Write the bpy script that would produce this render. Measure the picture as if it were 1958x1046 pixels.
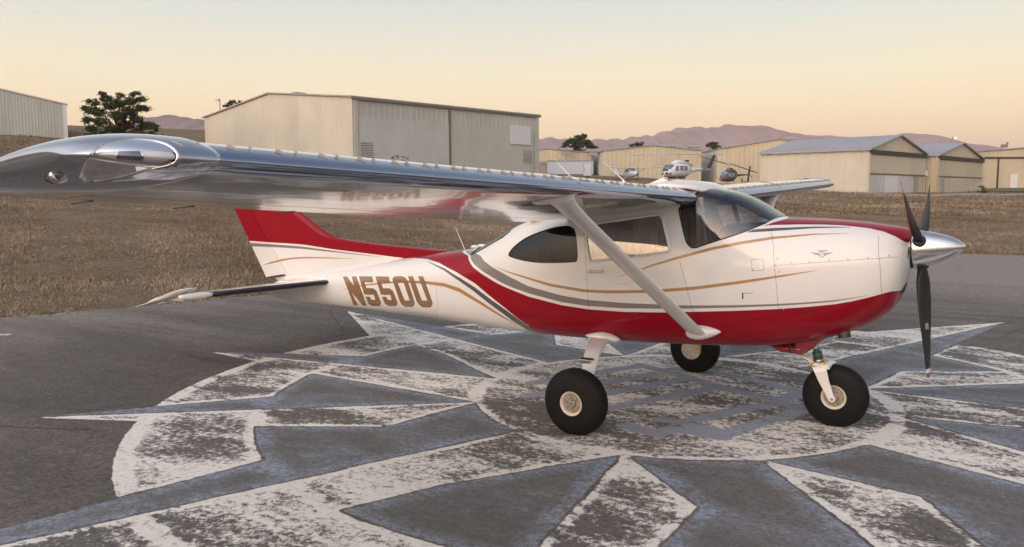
import bpy, bmesh, math, random
import numpy as np
from mathutils import Vector, Matrix
from mathutils.bvhtree import BVHTree
from mathutils.geometry import tessellate_polygon

for o in list(bpy.data.objects):
    bpy.data.objects.remove(o)
SC = bpy.context.scene
COL = SC.collection
RNG = np.random.default_rng(7)
random.seed(7)

# ------------------------------------------------------------------ camera
# world axes: x towards the aeroplane's nose, y to its left, z up, metres; z = 0 is the asphalt
PW, PH, PF = 1958.0, 1046.0, 1555.8
CAM = np.array([1.66782, -7.14700, 1.96966])
CR = np.array([0.84016654, 0.54231779, -0.00340516])
CU = np.array([-0.05015581, 0.0839509, 0.99520683])
CF = np.array([-0.54000424, 0.83596869, -0.09773313])
cam_data = bpy.data.cameras.new('camera')
cam = bpy.data.objects.new('camera', cam_data)
COL.objects.link(cam)
cam_data.sensor_width = 36.0
cam_data.lens = 36.0 * PF / PW
cam_data.clip_start = 0.05
cam_data.clip_end = 60000.0
M = Matrix.Identity(4)
for i in range(3):
    M[i][0], M[i][1], M[i][2], M[i][3] = CR[i], CU[i], -CF[i], CAM[i]
cam.matrix_world = M
SC.camera = cam

# ------------------------------------------------------------------ sky, sun, exposure
SUN_AZ = math.radians(-98.0)      # horizontal direction towards the sun (behind the photographer, to the left)
SUN_EL = math.radians(1.6)
world = bpy.data.worlds.new('World')
SC.world = world
world.use_nodes = True
wn = world.node_tree
wn.nodes.clear()
w_out = wn.nodes.new('ShaderNodeOutputWorld')
w_bg = wn.nodes.new('ShaderNodeBackground')
w_sky = wn.nodes.new('ShaderNodeTexSky')
w_sky.sky_type = 'NISHITA'
w_sky.sun_disc = False
w_sky.sun_elevation = SUN_EL
w_sky.sun_rotation = math.pi / 2 - SUN_AZ
w_sky.altitude = 50.0
w_sky.air_density = 1.0
w_sky.dust_density = 2.5
w_sky.ozone_density = 1.5
# faint Nishita sky plus an elevation ramp; added sun-side lobes carry the glow
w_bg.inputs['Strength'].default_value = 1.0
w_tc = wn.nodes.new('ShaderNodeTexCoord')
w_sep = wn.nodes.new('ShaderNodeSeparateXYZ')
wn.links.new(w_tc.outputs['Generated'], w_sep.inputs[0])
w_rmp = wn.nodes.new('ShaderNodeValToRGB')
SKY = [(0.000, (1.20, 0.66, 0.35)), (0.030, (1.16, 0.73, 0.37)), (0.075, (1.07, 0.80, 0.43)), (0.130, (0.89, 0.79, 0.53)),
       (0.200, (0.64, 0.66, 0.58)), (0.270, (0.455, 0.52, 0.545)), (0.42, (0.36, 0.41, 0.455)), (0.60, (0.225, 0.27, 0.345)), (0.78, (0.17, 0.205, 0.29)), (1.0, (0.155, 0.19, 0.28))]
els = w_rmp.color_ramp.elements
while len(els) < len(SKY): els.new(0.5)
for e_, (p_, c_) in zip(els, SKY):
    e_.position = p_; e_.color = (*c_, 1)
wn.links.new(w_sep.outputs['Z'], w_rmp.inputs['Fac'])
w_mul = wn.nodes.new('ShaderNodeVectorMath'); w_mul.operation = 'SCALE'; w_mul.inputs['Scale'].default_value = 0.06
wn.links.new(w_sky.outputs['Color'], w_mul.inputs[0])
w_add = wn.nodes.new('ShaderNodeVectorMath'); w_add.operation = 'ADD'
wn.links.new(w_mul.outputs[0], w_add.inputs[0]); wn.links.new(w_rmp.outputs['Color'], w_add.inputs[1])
# broad sun-side glow, added and raised above the sun to light the scene
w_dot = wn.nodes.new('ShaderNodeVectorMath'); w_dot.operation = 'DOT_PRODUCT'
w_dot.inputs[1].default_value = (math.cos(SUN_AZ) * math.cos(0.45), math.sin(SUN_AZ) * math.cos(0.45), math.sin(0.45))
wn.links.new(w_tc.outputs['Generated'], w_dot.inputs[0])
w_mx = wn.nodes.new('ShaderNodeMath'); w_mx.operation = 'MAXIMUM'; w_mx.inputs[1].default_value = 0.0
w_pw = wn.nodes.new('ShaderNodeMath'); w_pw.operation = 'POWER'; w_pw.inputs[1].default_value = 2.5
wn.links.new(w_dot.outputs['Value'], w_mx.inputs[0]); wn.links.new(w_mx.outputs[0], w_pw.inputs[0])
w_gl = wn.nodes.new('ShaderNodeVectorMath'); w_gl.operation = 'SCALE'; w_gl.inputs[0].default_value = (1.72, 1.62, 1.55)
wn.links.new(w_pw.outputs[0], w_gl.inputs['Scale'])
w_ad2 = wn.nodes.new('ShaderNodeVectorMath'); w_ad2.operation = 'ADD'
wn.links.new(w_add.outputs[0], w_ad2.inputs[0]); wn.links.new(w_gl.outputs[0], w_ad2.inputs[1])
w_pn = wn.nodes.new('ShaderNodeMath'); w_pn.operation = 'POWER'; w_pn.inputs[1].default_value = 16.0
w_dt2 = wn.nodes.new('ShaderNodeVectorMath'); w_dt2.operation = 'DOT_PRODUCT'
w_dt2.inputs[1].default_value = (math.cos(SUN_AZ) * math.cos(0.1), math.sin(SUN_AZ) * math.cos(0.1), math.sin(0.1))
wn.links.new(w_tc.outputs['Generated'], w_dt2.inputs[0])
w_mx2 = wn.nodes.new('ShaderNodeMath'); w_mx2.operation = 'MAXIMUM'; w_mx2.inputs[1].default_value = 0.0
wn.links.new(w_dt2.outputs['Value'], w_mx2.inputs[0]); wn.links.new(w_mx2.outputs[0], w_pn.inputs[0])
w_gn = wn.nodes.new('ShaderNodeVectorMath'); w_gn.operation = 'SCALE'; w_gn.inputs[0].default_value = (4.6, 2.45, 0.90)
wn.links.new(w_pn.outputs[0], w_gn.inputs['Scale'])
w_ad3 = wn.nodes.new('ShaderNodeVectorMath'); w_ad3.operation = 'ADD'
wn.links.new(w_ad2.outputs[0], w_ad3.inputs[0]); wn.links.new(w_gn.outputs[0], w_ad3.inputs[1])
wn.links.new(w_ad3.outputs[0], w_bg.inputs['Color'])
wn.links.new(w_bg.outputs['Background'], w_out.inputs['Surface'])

sun_data = bpy.data.lights.new('sun', 'SUN')
sun_data.energy = 1.1
sun_data.angle = math.radians(0.6)
sun_data.color = (1.0, 0.55, 0.25)
sun = bpy.data.objects.new('sun', sun_data)
COL.objects.link(sun)
sd = Vector((math.cos(SUN_AZ) * math.cos(SUN_EL), math.sin(SUN_AZ) * math.cos(SUN_EL), math.sin(SUN_EL)))
sun.rotation_euler = (-sd).to_track_quat('-Z', 'Y').to_euler()
sun.location = (0, 0, 60)

SC.view_settings.view_transform = 'Standard'
SC.view_settings.look = 'None'
SC.view_settings.exposure = 0.36
SC.view_settings.gamma = 1.0
SC.render.engine = 'CYCLES'
SC.cycles.max_bounces = 10
SC.cycles.transparent_max_bounces = 16

# ------------------------------------------------------------------ helpers: pixels and directions
F2 = np.array([CF[0], CF[1]]); F2 /= np.linalg.norm(F2)
R2 = np.array([F2[1], -F2[0]])

def pray(u, v):
    return CF + ((u - PW / 2) / PF) * CR - ((v - PH / 2) / PF) * CU

def at(u, v, **k):
    a = list(k)[0]; i = 'xyz'.index(a); d = pray(u, v)
    return CAM + d * ((k[a] - CAM[i]) / d[i])

def cs(X, D, z=0.0):
    """a point X metres right of and D metres ahead of the photographer, height z"""
    q = CAM[:2] + R2 * X + F2 * D
    return np.array([q[0], q[1], z])

def col_at(px, D):
    return cs((px - PW / 2) / PF * D, D)

def zat(v, D, px=979.0):
    """height seen at image row v at depth D"""
    hz = 370.2 - (px - 979.0) * 0.0034
    return CAM[2] + (hz - v) / PF * D

# ------------------------------------------------------------------ helpers: materials
def mat(name):
    m = bpy.data.materials.new(name)
    m.use_nodes = True
    nt = m.node_tree
    return m, nt, nt.nodes['Principled BSDF']

def N(nt, t, **k):
    n = nt.nodes.new(t)
    for a, b in k.items():
        if a in n.inputs.keys() and not hasattr(n, a):
            n.inputs[a].default_value = b
        else:
            setattr(n, a, b)
    return n

def L(nt, a, b):
    nt.links.new(a, b)

def noise(nt, scale, detail=4.0, rough=0.55, vec=None, dist=0.0):
    n = nt.nodes.new('ShaderNodeTexNoise')
    n.inputs['Scale'].default_value = scale
    n.inputs['Detail'].default_value = detail
    n.inputs['Roughness'].default_value = rough
    n.inputs['Distortion'].default_value = dist
    if vec is not None:
        L(nt, vec, n.inputs['Vector'])
    return n.outputs['Fac']

def ramp(nt, fac, stops):
    r = nt.nodes.new('ShaderNodeValToRGB')
    e = r.color_ramp.elements
    while len(e) < len(stops):
        e.new(0.5)
    for k, (p, c) in enumerate(stops):
        e[k].position = p
        e[k].color = (c[0], c[1], c[2], 1) if not isinstance(c, (int, float)) else (c, c, c, 1)
    L(nt, fac, r.inputs['Fac'])
    return r.outputs['Color']

def mrange(nt, v, a, b, c=0.0, d=1.0, smooth=False):
    n = nt.nodes.new('ShaderNodeMapRange')
    n.inputs[1].default_value = a; n.inputs[2].default_value = b
    n.inputs[3].default_value = c; n.inputs[4].default_value = d
    if smooth:
        n.interpolation_type = 'SMOOTHSTEP'
    L(nt, v, n.inputs[0])
    return n.outputs[0]

def math_(nt, op, a, b=None, clamp=False):
    n = nt.nodes.new('ShaderNodeMath'); n.operation = op; n.use_clamp = clamp
    for i, q in enumerate((a, b)):
        if q is None: continue
        if isinstance(q, (int, float)): n.inputs[i].default_value = q
        else: L(nt, q, n.inputs[i])
    return n.outputs[0]

def mix(nt, fac, a, b, mode='MIX'):
    n = nt.nodes.new('ShaderNodeMix'); n.data_type = 'RGBA'; n.blend_type = mode
    for sock, q in ((n.inputs[0], fac), (n.inputs[6], a), (n.inputs[7], b)):
        if isinstance(q, (int, float)): sock.default_value = q
        elif isinstance(q, tuple): sock.default_value = (q[0], q[1], q[2], 1)
        else: L(nt, q, sock)
    return n.outputs[2]

def bump(nt, bsdf, h, strength=0.3, dist=0.01):
    b = nt.nodes.new('ShaderNodeBump')
    b.inputs['Strength'].default_value = strength
    b.inputs['Distance'].default_value = dist
    L(nt, h, b.inputs['Height']); L(nt, b.outputs['Normal'], bsdf.inputs['Normal'])

def objc(nt):
    return nt.nodes.new('ShaderNodeTexCoord').outputs['Object']

def geoc(nt):
    return nt.nodes.new('ShaderNodeNewGeometry').outputs['Position']

def attr(nt, name):
    a = nt.nodes.new('ShaderNodeAttribute'); a.attribute_name = name
    return a

_mats = {}
def plain(name, col, rough=0.5, metal=0.0, var=0.15, scale=8.0, coat=0.0, spec=0.5, bumpd=0.0):
    """a paint/metal/rubber material with slight procedural variation of colour and gloss"""
    if name in _mats: return _mats[name]
    m, nt, b = mat(name)
    c = objc(nt)
    f = noise(nt, scale, 5, 0.6, c)
    dk = tuple(v * (1 - var) for v in col); lt = tuple(min(1, v * (1 + var)) for v in col)
    L(nt, ramp(nt, f, [(0.3, dk), (0.7, lt)]), b.inputs['Base Color'])
    L(nt, mrange(nt, f, 0.3, 0.7, max(0.0, rough * 0.85), min(1, rough * 1.15)), b.inputs['Roughness'])
    b.inputs['Metallic'].default_value = metal
    b.inputs['Specular IOR Level'].default_value = spec
    b.inputs['Coat Weight'].default_value = coat
    b.inputs['Coat Roughness'].default_value = 0.03
    if bumpd:
        bump(nt, b, noise(nt, scale * 6, 4, 0.6, c), 0.5, bumpd)
    _mats[name] = m
    return m

# ------------------------------------------------------------------ helpers: objects
def tag(o, label=None, cat=None, group=None, kind=None):
    if label: o['label'] = label
    if cat: o['category'] = cat
    if group: o['group'] = group
    if kind: o['kind'] = kind
    return o

def empty(name, loc=(0, 0, 0), rz=0.0, **k):
    o = bpy.data.objects.new(name, None)
    COL.objects.link(o)
    o.location = loc
    o.rotation_euler = (0, 0, rz)
    o.empty_display_size = 0.1
    return tag(o, **k)

def link(name, me, m=None, parent=None, smooth=False, **k):
    o = bpy.data.objects.new(name, me)
    COL.objects.link(o)
    if m is not None and not me.materials: me.materials.append(m)
    if smooth: me.shade_smooth()
    if parent is not None: o.parent = parent
    return tag(o, **k)

def npmesh(name, V, Fq, uvattr=None):
    """mesh from a vertex array and an (n,3) or (n,4) face array"""
    V = np.asarray(V, np.float32); Fq = np.asarray(Fq, np.int32)
    me = bpy.data.meshes.new(name)
    me.vertices.add(len(V)); me.vertices.foreach_set('co', V.ravel())
    nl = Fq.size; k = Fq.shape[1]
    me.loops.add(nl); me.loops.foreach_set('vertex_index', Fq.ravel())
    me.polygons.add(len(Fq)); me.polygons.foreach_set('loop_start', np.arange(0, nl, k, dtype=np.int32))
    me.update(calc_edges=True); me.validate()
    for a, vals in (uvattr or {}).items():
        at_ = me.attributes.new(a, 'FLOAT', 'POINT'); at_.data.foreach_set('value', np.asarray(vals, np.float32))
    return me

class MB:
    """collects boxes, tubes, lofts and prisms into ONE mesh"""
    def __init__(s): s.v = []; s.f = []
    def add(s, vs, fs):
        b = len(s.v); s.v += [tuple(map(float, q)) for q in vs]; s.f += [tuple(b + i for i in f) for f in fs]; return s
    def box(s, c, d, rz=0.0, M=None):
        x, y, z = d[0] / 2, d[1] / 2, d[2] / 2
        P = [(-x, -y, -z), (x, -y, -z), (x, y, -z), (-x, y, -z), (-x, -y, z), (x, -y, z), (x, y, z), (-x, y, z)]
        T = Matrix.Translation(c) @ Matrix.Rotation(rz, 4, 'Z') if M is None else M
        return s.add([T @ Vector(p) for p in P], [(0, 3, 2, 1), (4, 5, 6, 7), (0, 1, 5, 4), (1, 2, 6, 5), (2, 3, 7, 6), (3, 0, 4, 7)])
    def tube(s, pts, r, n=12, cap=True, up=(0, 0, 1), ell=1.0):
        pts = [Vector(p) for p in pts]; rr = r if isinstance(r, (list, tuple)) else [r] * len(pts)
        rings = []
        for i, p in enumerate(pts):
            t = (pts[min(i + 1, len(pts) - 1)] - pts[max(i - 1, 0)]).normalized()
            a = Vector(up).cross(t)
            if a.length < 1e-3: a = Vector((1, 0, 0)).cross(t)
            a.normalize(); b = t.cross(a)
            rings.append([p + a * (rr[i] * math.cos(2 * math.pi * k / n)) + b * (rr[i] * ell * math.sin(2 * math.pi * k / n)) for k in range(n)])
        return s.loft(rings, cap)
    def loft(s, rings, cap=True, closed=True):
        n = len(rings[0]); base = len(s.v); fs = []
        for i in range(len(rings) - 1):
            for k in range(n if closed else n - 1):
                a = i * n + k; b = i * n + (k + 1) % n
                fs.append((a, b, b + n, a + n))
        if cap:
            fs.append(tuple(reversed(range(n)))); q = (len(rings) - 1) * n; fs.append(tuple(range(q, q + n)))
        return s.add([p for r in rings for p in r], fs)
    def prism(s, poly, vec):
        """a planar polygon (3D points) pushed along vec"""
        n = len(poly); P = [Vector(p) for p in poly]; Q = [p + Vector(vec) for p in P]
        return s.add(P + Q, [tuple(reversed(range(n))), tuple(range(n, 2 * n))] + [(i, (i + 1) % n, n + (i + 1) % n, n + i) for i in range(n)])
    def lathe(s, prof, n=32, M=None):
        """prof: (axial, radius) pairs turned about local X, optionally moved by M"""
        T = M or Matrix.Identity(4); rings = []
        for a, r in prof:
            rings.append([T @ Vector((a, r * math.cos(2 * math.pi * k / n), r * math.sin(2 * math.pi * k / n))) for k in range(n)])
        return s.loft(rings, cap=True)
    def mesh(s, name='m'):
        me = bpy.data.meshes.new(name); me.from_pydata(s.v, [], s.f); me.validate()
        bm = bmesh.new(); bm.from_mesh(me); bmesh.ops.recalc_face_normals(bm, faces=bm.faces); bm.to_mesh(me); bm.free()
        return me
    def obj(s, name, m, parent=None, smooth=False, bevel=0.0, seg=2, auto=None, **k):
        me = s.mesh(name)
        o = link(name, me, m, parent, **k)
        if smooth: me.shade_smooth()
        if auto is not None:
            me.shade_smooth(); me.set_sharp_from_angle(angle=math.radians(auto))
        if bevel:
            b = o.modifiers.new('bevel', 'BEVEL'); b.width = bevel; b.segments = seg; b.limit_method = 'ANGLE'; b.angle_limit = math.radians(40)
        return o

def sdf_poly(P, poly):
    """signed distance of points P (n,2) to a closed polygon, negative inside"""
    P = np.asarray(P, float); poly = np.asarray(poly, float)
    d = np.full(len(P), 1e9); ins = np.zeros(len(P), bool); n = len(poly)
    for i in range(n):
        a = poly[i]; b = poly[(i + 1) % n]; e = b - a; w = P - a
        t = np.clip((w @ e) / max(e @ e, 1e-12), 0, 1)
        d = np.minimum(d, np.hypot(w[:, 0] - t * e[0], w[:, 1] - t * e[1]))
        c1 = (a[1] <= P[:, 1]) & (b[1] > P[:, 1]); c2 = (b[1] <= P[:, 1]) & (a[1] > P[:, 1])
        cr = e[0] * w[:, 1] - e[1] * w[:, 0]
        ins ^= (c1 & (cr > 0)) | (c2 & (cr < 0))
    return np.where(ins, -d, d)

def dist_line(P, line):
    P = np.asarray(P, float); line = np.asarray(line, float); d = np.full(len(P), 1e9)
    for a, b in zip(line[:-1], line[1:]):
        e = b - a; w = P - a; t = np.clip((w @ e) / max(e @ e, 1e-12), 0, 1)
        d = np.minimum(d, np.hypot(w[:, 0] - t * e[0], w[:, 1] - t * e[1]))
    return d

def stripe_field(P, stripes):
    """signed offset from the nearest stripe's centre line and that stripe's half width there (-1 where far from all)"""
    P = np.asarray(P, float); best = np.full(len(P), 1e9); D = np.ones(len(P)); Wd = np.full(len(P), -1.0)
    for cl, hw in stripes:
        for a, b, wa, wb in zip(cl[:-1], cl[1:], hw[:-1], hw[1:]):
            e = b - a; w = P - a; tt = (w @ e) / max(e @ e, 1e-12); t = np.clip(tt, 0, 1)
            d = np.hypot(w[:, 0] - t * e[0], w[:, 1] - t * e[1]); sg = np.sign(e[0] * w[:, 1] - e[1] * w[:, 0])
            over = np.maximum(0, np.maximum(-tt, tt - 1)) * math.sqrt(e @ e)
            k = d < best; best[k] = d[k]; D[k] = (sg * np.sqrt(np.maximum(0, d ** 2 - over ** 2)))[k]; Wd[k] = (wa + (wb - wa) * t - over * .25)[k]
    Wd[best > .10] = -1.0
    return D, Wd

def pchip(x, y):
    """monotone cubic interpolation"""
    x = np.asarray(x, float); y = np.asarray(y, float)
    o = np.argsort(x); x = x[o]; y = y[o]; h = np.diff(x); dl = np.diff(y) / h
    m = np.zeros(len(x)); m[0] = dl[0]; m[-1] = dl[-1]
    for i in range(1, len(x) - 1):
        if dl[i - 1] * dl[i] > 0:
            w1 = 2 * h[i] + h[i - 1]; w2 = h[i] + 2 * h[i - 1]
            m[i] = (w1 + w2) / (w1 / dl[i - 1] + w2 / dl[i])
    def f(q):
        q = np.asarray(q, float); i = np.clip(np.searchsorted(x, q) - 1, 0, len(x) - 2)
        t = np.clip((q - x[i]) / h[i], 0, 1)
        return ((2 * t**3 - 3 * t**2 + 1) * y[i] + (t**3 - 2 * t**2 + t) * h[i] * m[i]
                + (-2 * t**3 + 3 * t**2) * y[i + 1] + (t**3 - t**2) * h[i] * m[i + 1])
    return f

def smooth_poly(pts, n=6, closed=True):
    """Catmull-Rom through 2D points"""
    P = [np.asarray(p, float) for p in pts]; m = len(P); out = []
    for i in range(m if closed else m - 1):
        g = (lambda k: P[k % m]) if closed else (lambda k: P[min(max(k, 0), m - 1)])
        a, b, c, d = g(i - 1), g(i), g(i + 1), g(i + 2)
        for j in range(n):
            t = j / n
            out.append(0.5 * ((2 * b) + (c - a) * t + (2 * a - 5 * b + 4 * c - d) * t * t + (3 * b - a - 3 * c + d) * t**3))
    if not closed: out.append(P[-1])
    return np.array(out)
# ================================================================== the setting: ground, apron, hills
EDGE = [(-40, -60), (-16.5, -14), (-13.6, -6), (-12.33, -0.7), (-11.6, 1.6), (-10.7, 5), (-9.4, 10), (-7.6, 15.5), (-5.2, 20.2),
        (-2.6, 22.2), (1.4, 22.7), (12, 23.6), (40, 26), (75, 30), (75, -75), (-40, -75)]
EDGE_S = np.array(EDGE)

def to_cs(P):
    d = np.asarray(P, float)[:, :2] - CAM[:2]
    return d @ R2, d @ F2

def sstep(a, b, x):
    t = np.clip((x - a) / (b - a), 0, 1); return t * t * (3 - 2 * t)

def wob(P, s, seed):
    """cheap smooth value noise from sines"""
    x, y = P[:, 0] / s, P[:, 1] / s
    return (np.sin(1.3 * x + 2.1 * y + seed) + np.sin(2.7 * x - 1.1 * y + 1.7 * seed) * .6 + np.sin(-1.9 * x + 3.3 * y + 2.3 * seed) * .45) / 2.05

def ground_z(P):
    P = np.asarray(P, float)[:, :2]
    s = np.maximum(sdf_poly(P, EDGE_S), 0)
    X, D = to_cs(P)
    k = 0.021 + (np.interp(X, [-60, -30, -16, 3, 24, 33, 42, 58], [.097, .080, .062, .047, .040, .034, .025, .021]) - .021) * sstep(-15, 12, D)
    se = np.where(s < 150, s, 150 + 60 * (1 - np.exp(-(s - 150) / 60)))
    h = k * se * se / (se + 2.5)
    near = sstep(0.3, 5, s) * sstep(260, 90, s)
    h += near * (0.10 * wob(P, 5.5, 1.0) + 0.05 * wob(P, 1.9, 3.0))
    return h - 0.03 * (s <= 0)

def gz(x, y):
    return float(ground_z(np.array([[x, y]]))[0])

def grid_axis(c, near, step, far):
    a = list(np.arange(0, near, step)); q = near; st = step
    while q < far:
        a.append(q); st *= 1.13; q += st
    a.append(far); a = np.array(a)
    return c + np.concatenate([-a[:0:-1], a])

# --- asphalt colour, shared by the apron and the painted rose so that they meet without a seam
def asphalt_nodes(nt):
    P = geoc(nt)
    sep = nt.nodes.new('ShaderNodeSeparateXYZ'); L(nt, P, sep.inputs[0])
    mp = nt.nodes.new('ShaderNodeMapping'); L(nt, P, mp.inputs[0])
    mp.inputs['Rotation'].default_value = (0, 0, math.radians(-22)); mp.inputs['Scale'].default_value = (0.16, 1.1, 1)
    streak = noise(nt, 0.9, 6, 0.6, mp.outputs[0])
    big = noise(nt, 0.22, 5, 0.55, P)
    agg = noise(nt, 70.0, 3, 0.75, P)
    agg2 = noise(nt, 24.0, 6, 0.78, P)
    vor = nt.nodes.new('ShaderNodeTexVoronoi'); vor.inputs['Scale'].default_value = 120; L(nt, P, vor.inputs['Vector'])
    v = math_(nt, 'ADD', math_(nt, 'MULTIPLY', streak, 0.55), math_(nt, 'MULTIPLY', big, 0.45))
    base = ramp(nt, v, [(0.34, (0.077, 0.065, 0.057)), (0.5, (0.112, 0.097, 0.085)), (0.64, (0.168, 0.148, 0.130))])
    fine = math_(nt, 'ADD', math_(nt, 'MULTIPLY', agg, 0.4), math_(nt, 'MULTIPLY', agg2, 0.6))
    mott = noise(nt, 5.5, 6, 0.72, P)
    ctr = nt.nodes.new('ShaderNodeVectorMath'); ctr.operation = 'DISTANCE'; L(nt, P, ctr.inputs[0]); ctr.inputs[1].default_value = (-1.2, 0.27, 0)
    paler = math_(nt, 'MULTIPLY', mrange(nt, math_(nt, 'ADD', ctr.outputs['Value'], math_(nt, 'MULTIPLY', math_(nt, 'SUBTRACT', streak, 0.5), 9.0)), 7.5, 13.0), 0.95)  # asphalt turns paler away from the rose centre, broken up by streaks
    base = mix(nt, paler, base, (0.245, 0.216, 0.192))
    sp = math_(nt, 'MULTIPLY', mrange(nt, fine, 0.37, 0.63, 0.30, 1.70), mrange(nt, mott, 0.32, 0.68, 0.78, 1.24))
    c1 = nt.nodes.new('ShaderNodeVectorMath'); c1.operation = 'SCALE'; L(nt, base, c1.inputs[0]); L(nt, sp, c1.inputs['Scale'])
    stone = mrange(nt, vor.outputs['Distance'], 0.02, 0.12, 1, 0)
    stone = math_(nt, 'MULTIPLY', stone, mrange(nt, noise(nt, 61, 1, 0.5, P), 0.56, 0.66))
    col = mix(nt, math_(nt, 'MULTIPLY', stone, 0.75), c1.outputs[0], (0.36, 0.32, 0.29))
    wv = nt.nodes.new('ShaderNodeVectorMath'); wv.operation = 'ADD'; nz = nt.nodes.new('ShaderNodeTexNoise'); nz.inputs['Scale'].default_value = 1.6; nz.inputs['Detail'].default_value = 6; L(nt, P, nz.inputs['Vector'])
    L(nt, P, wv.inputs[0]); L(nt, nz.outputs['Color'], wv.inputs[1])
    cv = nt.nodes.new('ShaderNodeTexVoronoi'); cv.feature = 'DISTANCE_TO_EDGE'; cv.inputs['Scale'].default_value = 0.42; L(nt, wv.outputs[0], cv.inputs['Vector'])
    crack = math_(nt, 'MULTIPLY', mrange(nt, cv.outputs['Distance'], 0.001, 0.005, 1, 0), mrange(nt, big, 0.50, 0.60))
    col = mix(nt, math_(nt, 'MULTIPLY', crack, 0.7), col, (0.025, 0.02, 0.018))
    h = math_(nt, 'ADD', math_(nt, 'MULTIPLY', agg, 0.7), math_(nt, 'MULTIPLY', agg2, 0.5))
    return P, col, h, fine, agg2

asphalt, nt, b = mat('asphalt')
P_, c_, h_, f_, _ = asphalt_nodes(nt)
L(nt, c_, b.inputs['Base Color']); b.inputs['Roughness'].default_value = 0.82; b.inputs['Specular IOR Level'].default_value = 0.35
bump(nt, b, h_, 0.55, 0.006)

# --- dry grass soil
soil, nt, b = mat('dry_grass_soil')
P_ = geoc(nt)
n1 = noise(nt, 0.35, 6, 0.6, P_); n2 = noise(nt, 5.0, 6, 0.7, P_); n3 = noise(nt, 24.0, 6, 0.75, P_)
v = math_(nt, 'ADD', math_(nt, 'MULTIPLY', n1, 0.5), math_(nt, 'MULTIPLY', n2, 0.5))
cc = ramp(nt, v, [(0.32, (0.14, 0.10, 0.068)), (0.47, (0.25, 0.185, 0.125)), (0.60, (0.35, 0.265, 0.18)), (0.75, (0.44, 0.345, 0.24))])
cc = mix(nt, mrange(nt, n3, 0.3, 0.7, 0.45, 0.0), cc, (0.05, 0.036, 0.025))
L(nt, cc, b.inputs['Base Color']); b.inputs['Roughness'].default_value = 0.95; b.inputs['Specular IOR Level'].default_value = 0.1
bump(nt, b, math_(nt, 'ADD', n2, math_(nt, 'MULTIPLY', n3, 0.5)), 0.9, 0.12)

gx = grid_axis(-3, 60, 1.0, 12000); gy = grid_axis(8, 70, 1.0, 12000)
GX, GY = np.meshgrid(gx, gy, indexing='ij')
GP = np.stack([GX.ravel(), GY.ravel()], 1)
GZ = ground_z(GP)
nx, ny = len(gx), len(gy)
idx = np.arange(nx * ny).reshape(nx, ny)
Fq = np.stack([idx[:-1, :-1], idx[1:, :-1], idx[1:, 1:], idx[:-1, 1:]], -1).reshape(-1, 4)
link('ground', npmesh('ground', np.column_stack([GP, GZ]), Fq), soil, smooth=True, kind='structure')

# --- apron sheet with an uneven broken edge
ed = []
for i in range(len(EDGE)):
    a = np.array(EDGE[i], float); b2 = np.array(EDGE[(i + 1) % len(EDGE)], float); m_ = max(2, int(np.linalg.norm(b2 - a) / 0.35))
    if np.linalg.norm(b2 - a) > 60: m_ = 4
    for k in range(m_):
        q = a + (b2 - a) * k / m_
        ed.append((q[0] + RNG.normal(0, .05), q[1] + RNG.normal(0, .05), 0.0))
tri = tessellate_polygon([[Vector(p) for p in ed]])
ap = bpy.data.meshes.new('apron'); ap.from_pydata(ed, [], [tuple(t) for t in tri])
bm = bmesh.new(); bm.from_mesh(ap); bmesh.ops.recalc_face_normals(bm, faces=bm.faces)
for f in bm.faces:
    if f.normal.z < 0: f.normal_flip()
bm.to_mesh(ap); bm.free()
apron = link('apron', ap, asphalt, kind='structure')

# --- the compass rose painted on the asphalt
RC = np.array([-1.2123, 0.2676])
def pol(r, a): return (RC[0] + r * math.cos(math.radians(a)), RC[1] + r * math.sin(math.radians(a)))
def arc(r, a0, a1, n=8): return [pol(r, a0 + (a1 - a0) * i / n) for i in range(n + 1)]
st = 0.05
ax_ = np.arange(-8.6, 6.6, st); ay_ = np.arange(-7.6, 8.0, st)
AX, AY = np.meshgrid(ax_, ay_, indexing='ij'); AP = np.stack([AX.ravel(), AY.ravel()], 1)
rr = np.hypot(AP[:, 0] - RC[0], AP[:, 1] - RC[1])
white = rr - 4.95
blue = np.full(len(AP), 1e3); wh = np.full(len(AP), 1e3); lines = np.full(len(AP), 1e3)
R1_, R2_, R3_ = 1.957, 3.94, 4.95
for k in range(12):
    a = 69.7 + 30 * k; main = k % 3 == 0; rt = 7.36 if main else 5.97
    full = main or k == 8
    w_poly = [pol(rt, a), pol(3.92, a + 7.6), pol(2.88, a + 14.2), pol(R1_, a)] if not main else [pol(rt, a), pol(4.97, a + 9.5), pol(3.92, a + 10), pol(2.88, a + 14.2), pol(R1_, a)]
    if full:
        b_poly = [pol(rt, a), pol(R2_, a - 8)] + arc(R2_, a - 8, a - 22) + [pol(2.88, a - 15.6)] + arc(R1_, a - 29.5, a)
    else:
        b_poly = [pol(rt, a), pol(R2_, a - 7)] + arc(R2_, a - 7, a - 22) + [pol(R1_, a)]
    sw = sdf_poly(AP, w_poly); sb = sdf_poly(AP, b_poly)
    wh = np.minimum(wh, sw); blue = np.minimum(blue, sb)
    white = np.minimum(white, sw)
blue = np.maximum(blue, -wh); blue = np.maximum(blue, R1_ - rr)
# circles drawn as lines
circ = np.minimum(np.abs(rr - R2_), np.abs(rr - R1_))
circ = np.minimum(circ, np.abs(rr - R3_ + 0.06) + (rr > 5) * 0)
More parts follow.
